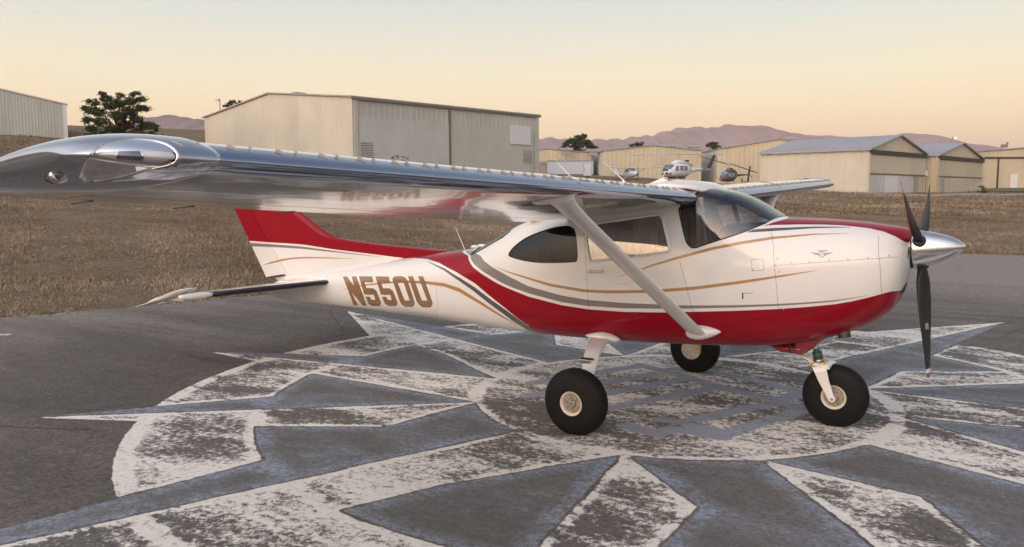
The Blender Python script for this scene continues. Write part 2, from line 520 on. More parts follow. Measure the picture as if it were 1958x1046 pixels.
# emblem inside the inner circle: broad strokes traced from the photograph
EMB = [[(70, 325), (480, 258), (790, 207)], [(25, 412), (560, 322), (905, 262)], [(560, 395), (1080, 300)], [(580, 490), (1250, 362)],
       [(790, 207), (1010, 262), (1290, 345), (1690, 440)], [(1010, 232), (1240, 240), (1540, 305), (1860, 385)],
       [(1830, 400), (1660, 465), (1100, 580)], [(1880, 505), (1560, 600), (1320, 680)], [(690, 612), (890, 668), (1010, 630), (1330, 690)],
       [(930, 568), (1130, 600), (1330, 668)], [(1690, 450), (1900, 500)]]
emb = np.full(len(AP), 1e3)
for pl in EMB:
    q = [at(1000 + u / 3.496, 640 + v / 3.496, z=0.0)[:2] for u, v in pl]
    emb = np.minimum(emb, dist_line(AP, q) - 0.088)
nA, nB = len(ax_), len(ay_)
idx = np.arange(nA * nB).reshape(nA, nB)
Fq = np.stack([idx[:-1, :-1], idx[1:, :-1], idx[1:, 1:], idx[:-1, 1:]], -1).reshape(-1, 4)
keep = (np.minimum(np.minimum(white, blue), emb)[Fq] < 0.25).any(1)
me = npmesh('painted_rose', np.column_stack([AP, np.full(len(AP), 0.004)]), Fq[keep],
            dict(white=white, blue=blue, emb=emb, circ=circ))
bm = bmesh.new(); bm.from_mesh(me); bmesh.ops.delete(bm, geom=[v for v in bm.verts if not v.link_faces], context='VERTS'); bm.to_mesh(me); bm.free()

paint, nt, b = mat('worn_apron_paint')
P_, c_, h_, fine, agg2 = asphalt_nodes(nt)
mp = nt.nodes.new('ShaderNodeMapping'); L(nt, P_, mp.inputs[0])
mp.inputs['Rotation'].default_value = (0, 0, math.radians(-33)); mp.inputs['Scale'].default_value = (0.55, 1.25, 1)
wobn = math_(nt, 'SUBTRACT', noise(nt, 9.0, 5, 0.65, P_), 0.5)
def sd(name, amp=0.10):
    return math_(nt, 'ADD', attr(nt, name).outputs['Fac'], math_(nt, 'MULTIPLY', wobn, amp))
W_, B_, E_, C_ = sd('white', 0.06), sd('blue', 0.05), sd('emb', 0.07), sd('circ', 0.04)
n_zone = noise(nt, 0.33, 2, 0.5, P_)
n_big = math_(nt, 'ADD', math_(nt, 'MULTIPLY', noise(nt, 0.85, 6, 0.62, mp.outputs[0], 0.4), 0.72), math_(nt, 'MULTIPLY', n_zone, 0.30))
n_mid = noise(nt, 3.4, 7, 0.68, mp.outputs[0])
n_fin = noise(nt, 19.0, 6, 0.82, P_)
wearn = math_(nt, 'ADD', math_(nt, 'ADD', math_(nt, 'MULTIPLY', n_big, 0.60), math_(nt, 'MULTIPLY', n_mid, 0.36)), math_(nt, 'MULTIPLY', n_fin, 0.56))
grain = math_(nt, 'ADD', math_(nt, 'MULTIPLY', n_fin, 0.5), math_(nt, 'MULTIPLY', fine, 0.5))
# white: solid near edges and circles (drawn twice), worn to asphalt in patches elsewhere
edge_w = math_(nt, 'MINIMUM', math_(nt, 'MINIMUM', math_(nt, 'ABSOLUTE', W_), math_(nt, 'ABSOLUTE', B_)), C_)
bonus_w = math_(nt, 'MULTIPLY', mrange(nt, edge_w, 0.045, 0.090, 0.20, 0.0), mrange(nt, n_mid, 0.38, 0.60, 0.15, 1.0))
mw = mrange(nt, math_(nt, 'ADD', wearn, bonus_w), 0.738, 0.812, 0.0, 1.0)
mw = math_(nt, 'ADD', math_(nt, 'MULTIPLY', mw, 0.91), 0.09, True)
mw = math_(nt, 'MULTIPLY', mw, mrange(nt, grain, 0.365, 0.46))
gapn = math_(nt, 'MULTIPLY', math_(nt, 'SUBTRACT', noise(nt, 1.7, 3, 0.6, P_), 0.5), 0.11)
Bg = math_(nt, 'ADD', B_, gapn)
in_w = math_(nt, 'MULTIPLY', mrange(nt, W_, -0.004, 0.004, 1, 0), mrange(nt, math_(nt, 'MAXIMUM', math_(nt, 'MINIMUM', B_, Bg), math_(nt, 'SUBTRACT', B_, 0.015)), -0.002, 0.008, 0, 1))
mw = math_(nt, 'MULTIPLY', mw, in_w)
# blue: a thin film, stronger along the edges
bl_noise = noise(nt, 1.6, 6, 0.66, mp.outputs[0], 0.5)
edge_b = math_(nt, 'MULTIPLY', mrange(nt, math_(nt, 'MINIMUM', math_(nt, 'ABSOLUTE', B_), math_(nt, 'ADD', C_, 0.01)), 0.05, 0.19, 1.0, 0.0), mrange(nt, math_(nt, 'ADD', math_(nt, 'MULTIPLY', n_mid, 0.6), math_(nt, 'MULTIPLY', n_fin, 0.4)), 0.40, 0.60, 0.1, 1.0))
mb_ = math_(nt, 'ADD', mrange(nt, math_(nt, 'ADD', bl_noise, math_(nt, 'MULTIPLY', n_fin, 0.35)), 0.64, 0.88, 0.0, 0.62), edge_b, True)
mb_ = math_(nt, 'MULTIPLY', mb_, mrange(nt, grain, 0.40, 0.56, 0.0, 1))
in_b = mrange(nt, B_, -0.022, -0.012, 1, 0)
mb_ = math_(nt, 'MULTIPLY', mb_, in_b)
in_e = mrange(nt, E_, -0.01, 0.01, 1, 0)
me_ = math_(nt, 'MULTIPLY', in_e, mrange(nt, math_(nt, 'ADD', n_mid, math_(nt, 'MULTIPLY', n_fin, 0.4)), 0.50, 0.72, 0.20, 1.0))
grey_film = mix(nt, math_(nt, 'MULTIPLY', in_b, 0.40), c_, (0.150, 0.152, 0.150))
col = mix(nt, mb_, grey_film, (0.300, 0.350, 0.440))
wcol = mix(nt, math_(nt, 'ADD', math_(nt, 'MULTIPLY', n_mid, 0.5), math_(nt, 'MULTIPLY', mrange(nt, n_fin, 0.3, 0.7), 0.5)), (0.56, 0.51, 0.45), (0.93, 0.89, 0.83))
dk = nt.nodes.new('ShaderNodeVectorMath'); dk.operation = 'SCALE'; L(nt, col, dk.inputs[0]); L(nt, mrange(nt, in_w, 0, 1, 1.0, 0.56), dk.inputs['Scale'])
col = mix(nt, mw, dk.outputs[0], wcol)
col = mix(nt, me_, col, (0.285, 0.315, 0.375))
L(nt, col, b.inputs['Base Color']); b.inputs['Roughness'].default_value = 0.78; b.inputs['Specular IOR Level'].default_value = 0.35
bump(nt, b, math_(nt, 'ADD', h_, math_(nt, 'MULTIPLY', mw, 0.35)), 0.5, 0.006)
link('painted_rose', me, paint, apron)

# short painted dash on the taxi lane at the far left
wl, nt, b = mat('white_lane_paint')
L(nt, ramp(nt, noise(nt, 14, 5, .7, geoc(nt)), [(0.35, (.2, .19, .18)), (0.5, (.62, .6, .57))]), b.inputs['Base Color']); b.inputs['Roughness'].default_value = 0.8
p0 = at(-60, 641, z=0)[:2]; p1 = at(20, 640, z=0)[:2]; d = (p1 - p0) / np.linalg.norm(p1 - p0); nrm = np.array([-d[1], d[0]]) * .07
MB().add([(*(p0 - nrm), .004), (*(p1 - nrm), .004), (*(p1 + nrm), .004), (*(p0 + nrm), .004)], [(0, 1, 2, 3)]).obj('painted_dash', wl, apron)

# --- paved strip in front of the right-hand hangars
def strip(name, pts, wid, m, dz, rows=5, **k):
    V = []; n = len(pts)
    for i, p in enumerate(pts):
        t = np.array(pts[min(i + 1, n - 1)]) - np.array(pts[max(i - 1, 0)]); t = t / np.linalg.norm(t); q = np.array([-t[1], t[0]])
        for j in range(rows):
            V.append(np.array(p) + q * wid * (j / (rows - 1) - .5))
    V = np.array(V); Z = ground_z(V) + dz
    F_ = [(i * rows + j, (i + 1) * rows + j, (i + 1) * rows + j + 1, i * rows + j + 1) for i in range(n - 1) for j in range(rows - 1)]
    return link(name, npmesh(name, np.column_stack([V, Z]), F_), m, smooth=True, **k)
conc = plain('old_concrete', (0.30, 0.275, 0.25), 0.85, var=0.25, scale=0.6)
lane = [cs(X, D)[:2] for X, D in zip(np.linspace(14, 130, 60), np.interp(np.linspace(14, 130, 60), [14, 41, 58, 75, 130], [92, 86, 93, 100, 118]))]
strip('taxiway', lane, 9.5, conc, 0.06, 9, kind='structure')

# --- far mountains and nearer foothills
def range_mesh(name, prof, D, depth, m, seedv, extra=0.0):
    px = np.array([p[0] for p in prof], float); py = np.array([p[1] for p in prof], float)
    us = np.linspace(px[0], px[-1], 420); vs = np.interp(us, px, py)
    hz = 370.2 - (us - 979) * .0034
    hgt = (hz - vs) / PF * D
    hgt = hgt * (1 + .018 * np.sin(us * .21 + seedv) + .014 * np.sin(us * .47 + 2 * seedv) + .010 * np.sin(us * .93))
    rows = 26; V = []
    for j in range(rows):
        t = j / (rows - 1)                      # 0 foot, .6 crest, 1 behind
        dd = D - depth * (0.6 - t)
        if t <= 0.6: sh = math.sin(t / 0.6 * math.pi / 2) ** 1.15
        else: sh = math.cos((t - 0.6) / 0.4 * math.pi / 2)
        X = (us - PW / 2) / PF * D
        gul = np.sin(X / D * 95 + 3.1 * np.sin(X / D * 31 + seedv) + t * 5) * .5 + np.sin(X / D * 210 + seedv + t * 11) * .3
        off = gul * depth * 0.05 * (1 - abs(t - .6))
        z = hgt * sh * (1 + 0.10 * gul * (t < .58) * math.sin(min(1, t / .6) * math.pi))
        q = CAM[:2] + np.outer(X, R2) + np.outer(dd + off, F2)
        V.append(np.column_stack([q, z]))
    V = np.concatenate(V); n = len(us)
    idx = np.arange(rows * n).reshape(rows, n)
    Fm = np.stack([idx[:-1, :-1], idx[:-1, 1:], idx[1:, 1:], idx[1:, :-1]], -1).reshape(-1, 4)
    return link(name, npmesh(name, V, Fm), m, smooth=True, kind='structure')
mtn, nt, b = mat('dry_mountain_slopes')
P_ = geoc(nt)
n1 = noise(nt, 0.0024, 8, 0.62, P_); n2 = noise(nt, 0.014, 6, 0.7, P_)
v = math_(nt, 'ADD', math_(nt, 'MULTIPLY', n1, .6), math_(nt, 'MULTIPLY', n2, .4))
L(nt, ramp(nt, v, [(0.36, (.14, .085, .09)), (0.5, (.26, .165, .16)), (0.66, (.38, .255, .235))]), b.inputs['Base Color'])
b.inputs['Roughness'].default_value = 1.0; b.inputs['Specular IOR Level'].default_value = 0.0
bump(nt, b, n2, 0.6, 40.0)
range_mesh('mountains', [(820, 300), (940, 278), (1030, 268), (1045, 266), (1062, 266), (1090, 272), (1140, 269), (1190, 268), (1215, 263), (1240, 263), (1262, 256),
    (1285, 249), (1300, 247.5), (1330, 249), (1350, 249), (1368, 244), (1395, 241.5), (1408, 246), (1430, 243), (1450, 247), (1480, 257), (1520, 262), (1560, 263),
    (1620, 268), (1660, 267), (1685, 263), (1705, 260), (1718, 258), (1738, 261), (1765, 268), (1800, 276), (1860, 286), (1958, 296), (2150, 310), (2400, 330), (2700, 338)], 6000, 2600, mtn, 1.0)
range_mesh('foothills', [(-700, 320), (-400, 300), (-150, 276), (0, 262), (100, 254), (145, 249), (160, 247), (178, 251), (240, 252), (290, 241), (315, 233), (335, 229), (352, 228), (375, 232), (410, 236),
    (470, 250), (560, 258), (700, 268), (830, 285), (900, 300)], 3600, 1500, mtn, 4.0)

# --- the ridge behind the photographer that keeps the last sun off the apron (mirrored in the aeroplane's windows)
uS = np.array([math.cos(SUN_AZ), math.sin(SUN_AZ)]); vS = np.array([-uS[1], uS[0]])
ra = np.linspace(110, 470, 60); rb = np.concatenate([np.linspace(-1300, -260, 40), np.linspace(-250, 250, 101), np.linspace(260, 1300, 40)])
RA, RB = np.meshgrid(ra, rb, indexing='ij')
Hh = 17.5 + 1.1 * np.sin(RB / 17.0) + .7 * np.sin(RB / 7.3 + 1) + 5 * np.sin(RB / 130 + .6) * sstep(60, 200, np.abs(RB)) - 7.0 * np.exp(-((RB + 32) / 14.0) ** 2) + 2.2 * np.exp(-((RB + 72) / 16.0) ** 2)  # unseen crest, its dip and rise shaped to steer sunlight onto the hangars
RZ = Hh * np.exp(-((RA - 290) / 78) ** 2) - 1.2
q = RA.ravel()[:, None] * uS + RB.ravel()[:, None] * vS
idx = np.arange(RA.size).reshape(RA.shape)
link('hill', npmesh('hill', np.column_stack([q, RZ.ravel()]), np.stack([idx[:-1, :-1], idx[1:, :-1], idx[1:, 1:], idx[:-1, 1:]], -1).reshape(-1, 4)), soil, smooth=True, kind='structure')
# ================================================================== hangars and other far buildings
def ribwall_mesh(a, b_, z0, zt0, zt1, peak=None, pitch=0.75, dep=0.05):
    """a ribbed sheet wall from point a to b_ (2D), foot z0, eave heights zt0/zt1, optional gable peak height"""
    a = np.array(a[:2], float); b_ = np.array(b_[:2], float); ln = np.linalg.norm(b_ - a); t = (b_ - a) / ln; q = np.array([t[1], -t[0]])
    n = max(2, int(ln / pitch)); us = []
    for i in range(n):
        u0 = i / n; w = 1 / n
        us += [(u0, 0), (u0 + w * .55, 0), (u0 + w * .66, dep), (u0 + w * .86, dep), (u0 + w * .97, 0)]
    us.append((1, 0))
    if peak is not None and all(abs(u - .5) > 1e-6 for u, _ in us): us.append((.5, 0)); us.sort()
    V = []
    for u, d in us:
        p = a + t * ln * u + q * d
        zt = zt0 + (zt1 - zt0) * u if peak is None else (zt0 + (peak - zt0) * (1 - abs(2 * u - 1)))
        V += [(p[0], p[1], z0), (p[0], p[1], zt)]
    F_ = [(2 * i, 2 * i + 2, 2 * i + 3, 2 * i + 1) for i in range(len(us) - 1)]
    me = bpy.data.meshes.new('wall'); me.from_pydata(V, [], F_); return me

def sheet_mat(name, col, var=0.10, rough=0.55, stain=0.25, bands=None):
    if name in _mats: return _mats[name]
    m, nt, b = mat(name)
    P = geoc(nt); sep = nt.nodes.new('ShaderNodeSeparateXYZ'); L(nt, P, sep.inputs[0])
    mp = nt.nodes.new('ShaderNodeMapping'); L(nt, P, mp.inputs[0]); mp.inputs['Scale'].default_value = (1.6, 1.6, 0.12)
    n1 = noise(nt, 0.6, 6, 0.65, mp.outputs[0]); n2 = noise(nt, 0.18, 4, 0.6, P)
    c = ramp(nt, n2, [(0.3, tuple(v * (1 - var) for v in col)), (0.7, tuple(min(1, v * (1 + var)) for v in col))])
    c = mix(nt, mrange(nt, n1, 0.5, 0.8, 0, stain), c, tuple(v * 0.55 for v in col))
    L(nt, c, b.inputs['Base Color']); b.inputs['Roughness'].default_value = rough; b.inputs['Specular IOR Level'].default_value = 0.35
    _mats[name] = m
    return m

W_CREAM = sheet_mat('cream_sheet_metal', (0.56, 0.53, 0.455))
W_BEIGE = sheet_mat('beige_sheet_metal', (0.60, 0.52, 0.385))
W_GREY = sheet_mat('grey_beige_sheet_metal', (0.56, 0.545, 0.50))
W_PALE = sheet_mat('pale_grey_sheet_metal', (0.58, 0.58, 0.56), stain=0.15)
W_GREEN = sheet_mat('grey_green_sheet_metal', (0.50, 0.515, 0.475), stain=0.4)
ROOF_G = sheet_mat('grey_roof_sheet', (0.33, 0.33, 0.36))
TRIM = plain('dark_trim', (0.20, 0.17, 0.14), 0.6)
DARK = plain('dark_track', (0.06, 0.055, 0.05), 0.7)
WHITE_P = plain('white_panel', (0.74, 0.74, 0.76), 0.5, var=0.05)
GREY_P = plain('grey_panel', (0.36, 0.36, 0.36), 0.6)

def hangar(name, near, d1, L1, d2, L2, base, eave, ridge, ridge_along, mats, label, cat='hangar', group=None, over=0.25, pitch=0.75, rib=0.035):
    """near corner (2D), unit directions d1/d2 of the two visible walls; ridge runs along wall 'ridge_along'"""
    near = np.array(near[:2], float); d1 = np.array(d1); d2 = np.array(d2)
    c00 = near; c10 = near + d1 * L1; c01 = near + d2 * L2; c11 = near + d1 * L1 + d2 * L2
    root = empty(name, (near[0], near[1], base), label=label, cat=cat, group=group)
    off = Vector((-near[0], -near[1], -base))
    def put(n, me, m, par=root, sm=False):
        for v in me.vertices: v.co += off
        return link(n, me, m, par)
    foot = base - 1.5
    quad = [(c00, c10, 1), (c10, c11, 2), (c11, c01, 1), (c01, c00, 2)]
    # outward = right of travel; order corners so that is true
    cr = d1[0] * d2[1] - d1[1] * d2[0]
    for a, b_, w in quad:
        pk = ridge if w != ridge_along else None
        A, B = (a, b_) if cr < 0 else (b_, a)
        # travel so that the right-hand normal points outwards
        A, B = (B, A)
        put('wall', ribwall_mesh(A, B, foot, eave, eave, pk, pitch, rib), mats[w])
    dr, LR, dp, LP = (d1, L1, d2, L2) if ridge_along == 1 else (d2, L2, d1, L1)
    mb = MB()
    for s in (0, 1):
        e0 = near + dp * (LP if s else 0) + dp * (over if s else -over)
        rg = near + dp * LP / 2
        sl = (ridge - eave) / (LP / 2) * over
        p = [np.array([*(e0 - dr * over), eave - sl]), np.array([*(e0 + dr * (LR + over)), eave - sl]), np.array([*(rg + dr * (LR + over)), ridge]), np.array([*(rg - dr * over), ridge])]
        up = np.array([0, 0, .12])
        mb.add([q + up * .3 for q in p] + [q + up * 1.6 for q in p], [(3, 2, 1, 0), (4, 5, 6, 7), (0, 1, 5, 4), (1, 2, 6, 5), (2, 3, 7, 6), (3, 0, 4, 7)])
    put('roof', mb.mesh(), mats[0])
    return root, off

def wall_box(root, off, p0, d, u0, u1, z0, z1, m, name, out=0.08, depth=0.06, parent=None):
    """a flat panel on a wall: from p0 along d (2D), u range, z range, standing 'out' along the outward normal nrm"""
    d = np.array(d); q = np.array([d[1], -d[0]])
    if np.dot(q, CAM[:2] - np.array(p0[:2])) < 0: q = -q
    a = np.array(p0[:2]) + d * u0 + q * out; b_ = np.array(p0[:2]) + d * u1 + q * out
    poly = [(a[0], a[1], z0), (b_[0], b_[1], z0), (b_[0], b_[1], z1), (a[0], a[1], z1)]
    poly = [Vector(v) + off for v in poly]
    return MB().prism(poly, Vector((q[0] * depth, q[1] * depth, 0))).obj(name, m, parent or root)

def unit(v): v = np.array(v, float); return v / np.linalg.norm(v)
def csd(X, D): return unit(R2 * X + F2 * D)

# --- the big hangar behind the near wing
nearB = col_at(679, 86.7)[:2]
dR = csd(19.2, 20.2); dL = csd(-20.2, 19.2)
ev = zat(190, 86.7, 679); bs = gz(*nearB) - 0.2
LB1, LB2 = 29.4, 33.2
big, ofB = hangar('hangar', nearB, dR, LB1, dL, LB2, bs, ev, ev + 1.75, 1, {0: ROOF_G, 1: W_GREY, 2: W_CREAM},
    'large cream and grey sheet metal hangar with white sign panel and louvred vents')
lowz = ev - 2.9
wall_box(big, ofB, nearB, dR, 0.15, 0.62, bs - 1, ev - 0.25, W_GREY, 'corner_panel', 0.06, 0.10)
wall_box(big, ofB, nearB, dR, 0.72, 13.5, bs - 1, ev - 1.9, W_PALE, 'door_leaf', 0.055, 0.05)
wall_box(big, ofB, nearB, dR, 13.85, 28.3, bs - 1, ev - 2.1, W_GREY, 'door_leaf', 0.055, 0.05)
wall_box(big, ofB, nearB, dR, 13.55, 13.80, bs - 1, ev - 0.25, TRIM, 'post', 0.05, 0.16)
wall_box(big, ofB, nearB, dR, 28.6, 29.3, bs - 1, ev - 0.25, W_GREY, 'corner_panel', 0.05, 0.12)
wall_box(big, ofB, nearB, dR, -0.2, 29.6, ev - 0.20, ev + 0.02, TRIM, 'gutter', 0.16, 0.14)
wall_box(big, ofB, nearB, dR, 23.8, 27.6, ev - 3.85, ev - 1.5, WHITE_P, 'sign_panel', 0.17, 0.08)
def louvre(u0, u1, z0, z1):
    v = wall_box(big, ofB, nearB, dR, u0, u1, z0, z1, DARK, 'vent', 0.12, 0.03)
    n = 9
    for i in range(n):
        z = z0 + (z1 - z0) * (i + .5) / n
        wall_box(big, ofB, nearB, dR, u0, u1, z - .055, z + .055, W_GREY, 'slat', 0.16, 0.07, v)
louvre(0.95, 2.5, 5.9, 7.5)
louvre(26.4, 28.0, 6.0, 7.5)
rv = nearB + dL * LB2 / 2 + dR * 4
mb = MB(); mb.box(Vector((*rv, ev + 2.0)) + ofB, (1.6, 0.9, 0.5), math.atan2(dR[1], dR[0])); mb.obj('roof_vent', ROOF_G, big)

# --- hangar at the far left
nL = col_at(141, 100)[:2]
dLw = csd(-1, -0.62); dLb = csd(-0.62, 1)
evl = zat(204, 100, 141); bsl = gz(*nL) - .1
lh, ofL = hangar('hangar', nL, dLw, 30, dLb, 34, bsl, evl, evl + 3.1, 2, {0: WHITE_P, 1: W_GREEN, 2: W_GREEN},
    'grey green ribbed hangar gable rising beyond the grass bank beside the pine', over=.15, pitch=.33, rib=.015)
wall_box(lh, ofL, nL, dLw, 0.0, 0.4, bsl - 1, evl, WHITE_P, 'corner_trim', 0.06, 0.1)
pl_ = nL + dLw * 4.0; q_ = np.array([dLw[1], -dLw[0]]); q_ = q_ if np.dot(q_, CAM[:2] - pl_) > 0 else -q_
mb = MB(); c0 = Vector((*(pl_ + q_ * .5), zat(272, 97, 116))) + ofL
mb.tube([c0 + Vector((0, 0, .75)), c0 + Vector((0, 0, .35)), c0], [.06, .16, .55], 12); mb.tube([Vector((*(pl_ - q_ * .1), c0.z + .8)) + Vector((ofL.x, ofL.y, 0)), c0 + Vector((0, 0, .72))], .05, 6)
mb.obj('wall_lamp', DARK, lh)

# --- small hangars on the right
def small_hangar(pxn, D, L1, d1, L2, d2, eave_v, ridge_h, label, door):
    n_ = col_at(pxn, D)[:2]; ev = zat(eave_v, D, pxn); bs = gz(*n_) - 0.05
    h, of = hangar('hangar', n_, d1, L1, d2, L2, bs, ev, ev + ridge_h, 2, {0: ROOF_G, 1: W_BEIGE, 2: W_CREAM if door else W_BEIGE}, label, group='small tan hangars in a row', over=0.35, pitch=0.6)
    wall_box(h, of, n_, d1, 0.1, L1 - .1, ev - 0.42, ev + 0.05, DARK, 'door_track', 0.14, 0.2)
    hh = ev - bs
    wall_box(h, of, n_, d1, 0.35, L1 - 0.35, bs + hh * .47, ev - 0.5, W_BEIGE, 'door_leaf', 0.07, 0.06)
    wall_box(h, of, n_, d1, 0.0, L1, bs + hh * .44, bs + hh * .468, TRIM, 'hinge_rail', 0.10, 0.10)
    if door:
        for i, mm in enumerate((W_PALE, WHITE_P, W_PALE)):
            wall_box(h, of, n_, d1, .35 + i * 4.2, .35 + i * 4.2 + 4.1, bs + .05, bs + hh * .43, mm, 'door_leaf', 0.07, 0.05)
        du = 14.2
    else:
        wall_box(h, of, n_, d1, 0.35, L1 - 0.35, bs + .05, bs + hh * .43, W_BEIGE, 'door_leaf', 0.07, 0.05); du = 1.2
    dr = wall_box(h, of, n_, d1, du, du + 1.05, bs + .05, bs + hh * .42, GREY_P, 'wicket_door', 0.13, 0.06)
    wall_box(h, of, n_, d1, du + .8, du + .9, bs + .95, bs + 1.05, DARK, 'handle', 0.20, 0.05, dr)
    wall_box(h, of, n_, d1, -0.05, 0.35, bs - 1, ev - .3, W_CREAM, 'corner_trim', 0.06, 0.09)
    wall_box(h, of, n_, d1, L1 - .35, L1 + .05, bs - 1, ev - .3, W_CREAM, 'corner_trim', 0.06, 0.09)
    return h, of, n_, bs, ev
dG = csd(12.6, 12.3); dS = csd(-12.3, 12.6)
h1 = small_hangar(1656, 93.7, 17.6, dG, 13.5, dS, 288, 1.95, 'tan hangar with grey folding door, pale lower leaves and gabled grey roof', True)
h2 = small_hangar(1787, 106, 19.0, csd(13.7, 13.7), 12, csd(-13.7, 13.7), 299, 1.9, 'plain tan hangar with folding door beside the one with pale leaves', False)
mb = MB(); q = h1[2] + dG * 18.1; mb.tube([Vector((*q, h1[3] + 2.2)) + h1[1], Vector((*q, h1[3] + 2.9)) + h1[1]], [.25, .18], 8); mb.obj('wall_lamp', WHITE_P, h1[0])

n3 = col_at(1874, 132)[:2]; ev3 = zat(291, 132, 1874); bs3 = gz(*n3)
h3, of3 = hangar('hangar', n3, csd(1, 0.10), 24, csd(-0.10, 1), 18, bs3, ev3, ev3 + .9, 2, {0: ROOF_G, 1: W_BEIGE, 2: W_BEIGE}, 'wide tan hangar with sliding door posts and white personnel door')
d3 = csd(1, 0.10)
for u in (2.3, 8.0, 14.6, 20): wall_box(h3, of3, n3, d3, u, u + .28, bs3 - 1, ev3 - 1.0, DARK, 'post', 0.06, 0.12)
wall_box(h3, of3, n3, d3, 0, 24, ev3 - 1.1, ev3 - .85, DARK, 'door_track', 0.08, 0.2)
for u in (.2, 2.6, 8.3, 14.9): wall_box(h3, of3, n3, d3, u, u + (2.1 if u < 1 else 5.6), bs3 + .1, ev3 - 1.15, W_BEIGE, 'door_leaf', 0.05, 0.05)
wall_box(h3, of3, n3, d3, 4.7, 5.9, bs3 + .1, bs3 + 2.3, WHITE_P, 'personnel_door', 0.12, 0.06)
mb = MB(); q = n3 + d3 * 3.4; mb.box(Vector((*q, ev3 + .9)) + of3, (1.0, .8, .5)); mb.box(Vector((*(q + d3 * .5), ev3 + 1.3)) + of3, (.3, .5, .4)); mb.obj('roof_vent', TRIM, h3)

# --- hangars in the middle distance
def mid_hangar(px0, px1, D, eave_v, peak_v, side, label, m1=W_BEIGE, m2=W_GREY):
    """gable end square to the view from px0 to px1; side wall to the right"""
    a = col_at(px0, D)[:2]; b_ = col_at(px1, D)[:2]; d = unit(a - b_); ln = np.linalg.norm(b_ - a)
    ev = zat(eave_v, D, (px0 + px1) / 2); bs = gz(*b_) - .3
    q = csd(.16, 1); q = unit(q - d * np.dot(q, d))
    return hangar('hangar', b_, d, ln, q, side, bs, ev, zat(peak_v, D, (px0 + px1) / 2), 2, {0: ROOF_G, 1: m1, 2: m2}, label, over=.2, pitch=.8) + (b_, d, ln, bs, ev)
m1 = mid_hangar(960, 1131, 158, 294, 287, 22, 'cream hangar gable behind the white office trailer', W_BEIGE, W_GREEN)
m2 = mid_hangar(1153, 1339, 150, 290, 280.5, 26, 'tan hangar gable behind the white helicopter', W_BEIGE, W_GREY)
m3 = mid_hangar(1369, 1600, 150, 287, 269, 26, 'tan hangar gable behind the dark helicopter', W_BEIGE, W_GREY)
for h, px, v, n in ((m1, 1083, 286.5, 1), (m1, 1133, 289, 1), (m2, 1275, 278.8, 1), (m2, 1324, 281, 1), (m3, 1507, 266.5, 1), (m3, 1556, 269.5, 1)):
    mb = MB(); c0 = Vector((*col_at(px, 156)[:2], zat(v, 156, px))) + h[1]
    mb.box(c0, (2.4, 1.4, .5), math.atan2(R2[1], R2[0])); mb.box(c0 + Vector((0, 0, -.5)), (1.6, 1.0, .9), math.atan2(R2[1], R2[0])); mb.obj('roof_vent', GREY_P, h[0])

# --- office trailer, box trailer and clutter beside the big hangar
rzc = math.atan2(R2[1], R2[0])
def boxthing(name, px0, px1, v0, v1, D, dep, m, label, cat, detail):
    a = col_at(px0, D); b_ = col_at(px1, D); c0 = (a + b_) / 2; w = np.linalg.norm(b_ - a); z1 = zat(v0, D); g = gz(c0[0], c0[1])
    root = empty(name, (c0[0], c0[1], g), rzc, label=label, cat=cat)
    hgt = z1 - g
    MB().box((0, dep / 2, hgt / 2 + .2), (w, dep, hgt - .4)).obj('body', m, root, bevel=.04)
    detail(root, w, hgt, dep)
    return root
def tr_detail(r, w, h, d):
    f = MB(); f.box((w * .37, -.03, h * .46), (1.25, .06, h * .78)); dd = f.obj('door', WHITE_P, r)
    e = MB(); e.box((w * .37, -.03, h * .87), (1.35, .08, .06)); e.box((w * .37 - .67, -.03, h * .46), (.06, .08, h * .8)); e.box((w * .37 + .67, -.03, h * .46), (.06, .08, h * .8)); e.obj('door_frame', GREY_P, r)
    MB().box((w * .37 - .45, -.08, h * .45), (.08, .06, .2)).obj('handle', DARK, dd)
    MB().box((0, d / 2, h + .04), (w + .2, d + .2, .1)).obj('roof', GREY_P, r)
    for s in (-1, 1): MB().box((s * w * .4, d / 2, .15), (.3, .5, .7)).obj('pier', GREY_P, r)
boxthing('office_trailer', 1047, 1134, 309, 337, 132, 3, plain('trailer_white', (.66, .68, .74), .5, var=.05), 'pale white office trailer with a side door before the cream gable', 'trailer', tr_detail)
def bt_detail(r, w, h, d):
    MB().box((-w * .36, -.02, h * .78), (.45, .06, .5)).obj('vent', DARK, r)
    MB().box((w * .3, -.02, h * .84), (.6, .05, .16)).obj('marker', plain('orange_mark', (.6, .3, .15), .6), r)
    for s in (-1, 1):
        MB().box((s * w * .46, -.03, h * .5), (.1, .08, h * .86)).obj('corner_post', GREY_P, r)
        wm = MB(); wm.lathe([(-.14, .2), (-.14, .42), (.14, .42), (.14, .2)], 20, Matrix.Translation((s * w * .35, d * .5, .42))); wm.obj('wheel', DARK, r)
boxthing('box_trailer', 1016, 1046, 309.5, 338, 112, 5, plain('box_pink_white', (.78, .66, .60), .5, var=.05), 'small pinkish white box trailer parked by the big hangar corner', 'trailer', bt_detail)
def cl_detail(r, w, h, d):
    MB().box((w * .25, -.15, h * .45), (w * .4, .3, h * .8)).obj('panel', DARK, r)
    MB().box((-w * .35, -.1, h * .35), (w * .3, .3, h * .6)).obj('crate', TRIM, r)
    MB().box((0, d * .4, h + .1), (w * .9, .1, .2)).obj('rail', TRIM, r)
boxthing('equipment_rack', 985, 1012, 316, 338, 108, 1.2, plain('rack_grey', (.33, .30, .28), .7), 'grey equipment rack stacked with crates next to the box trailer', 'rack', cl_detail)

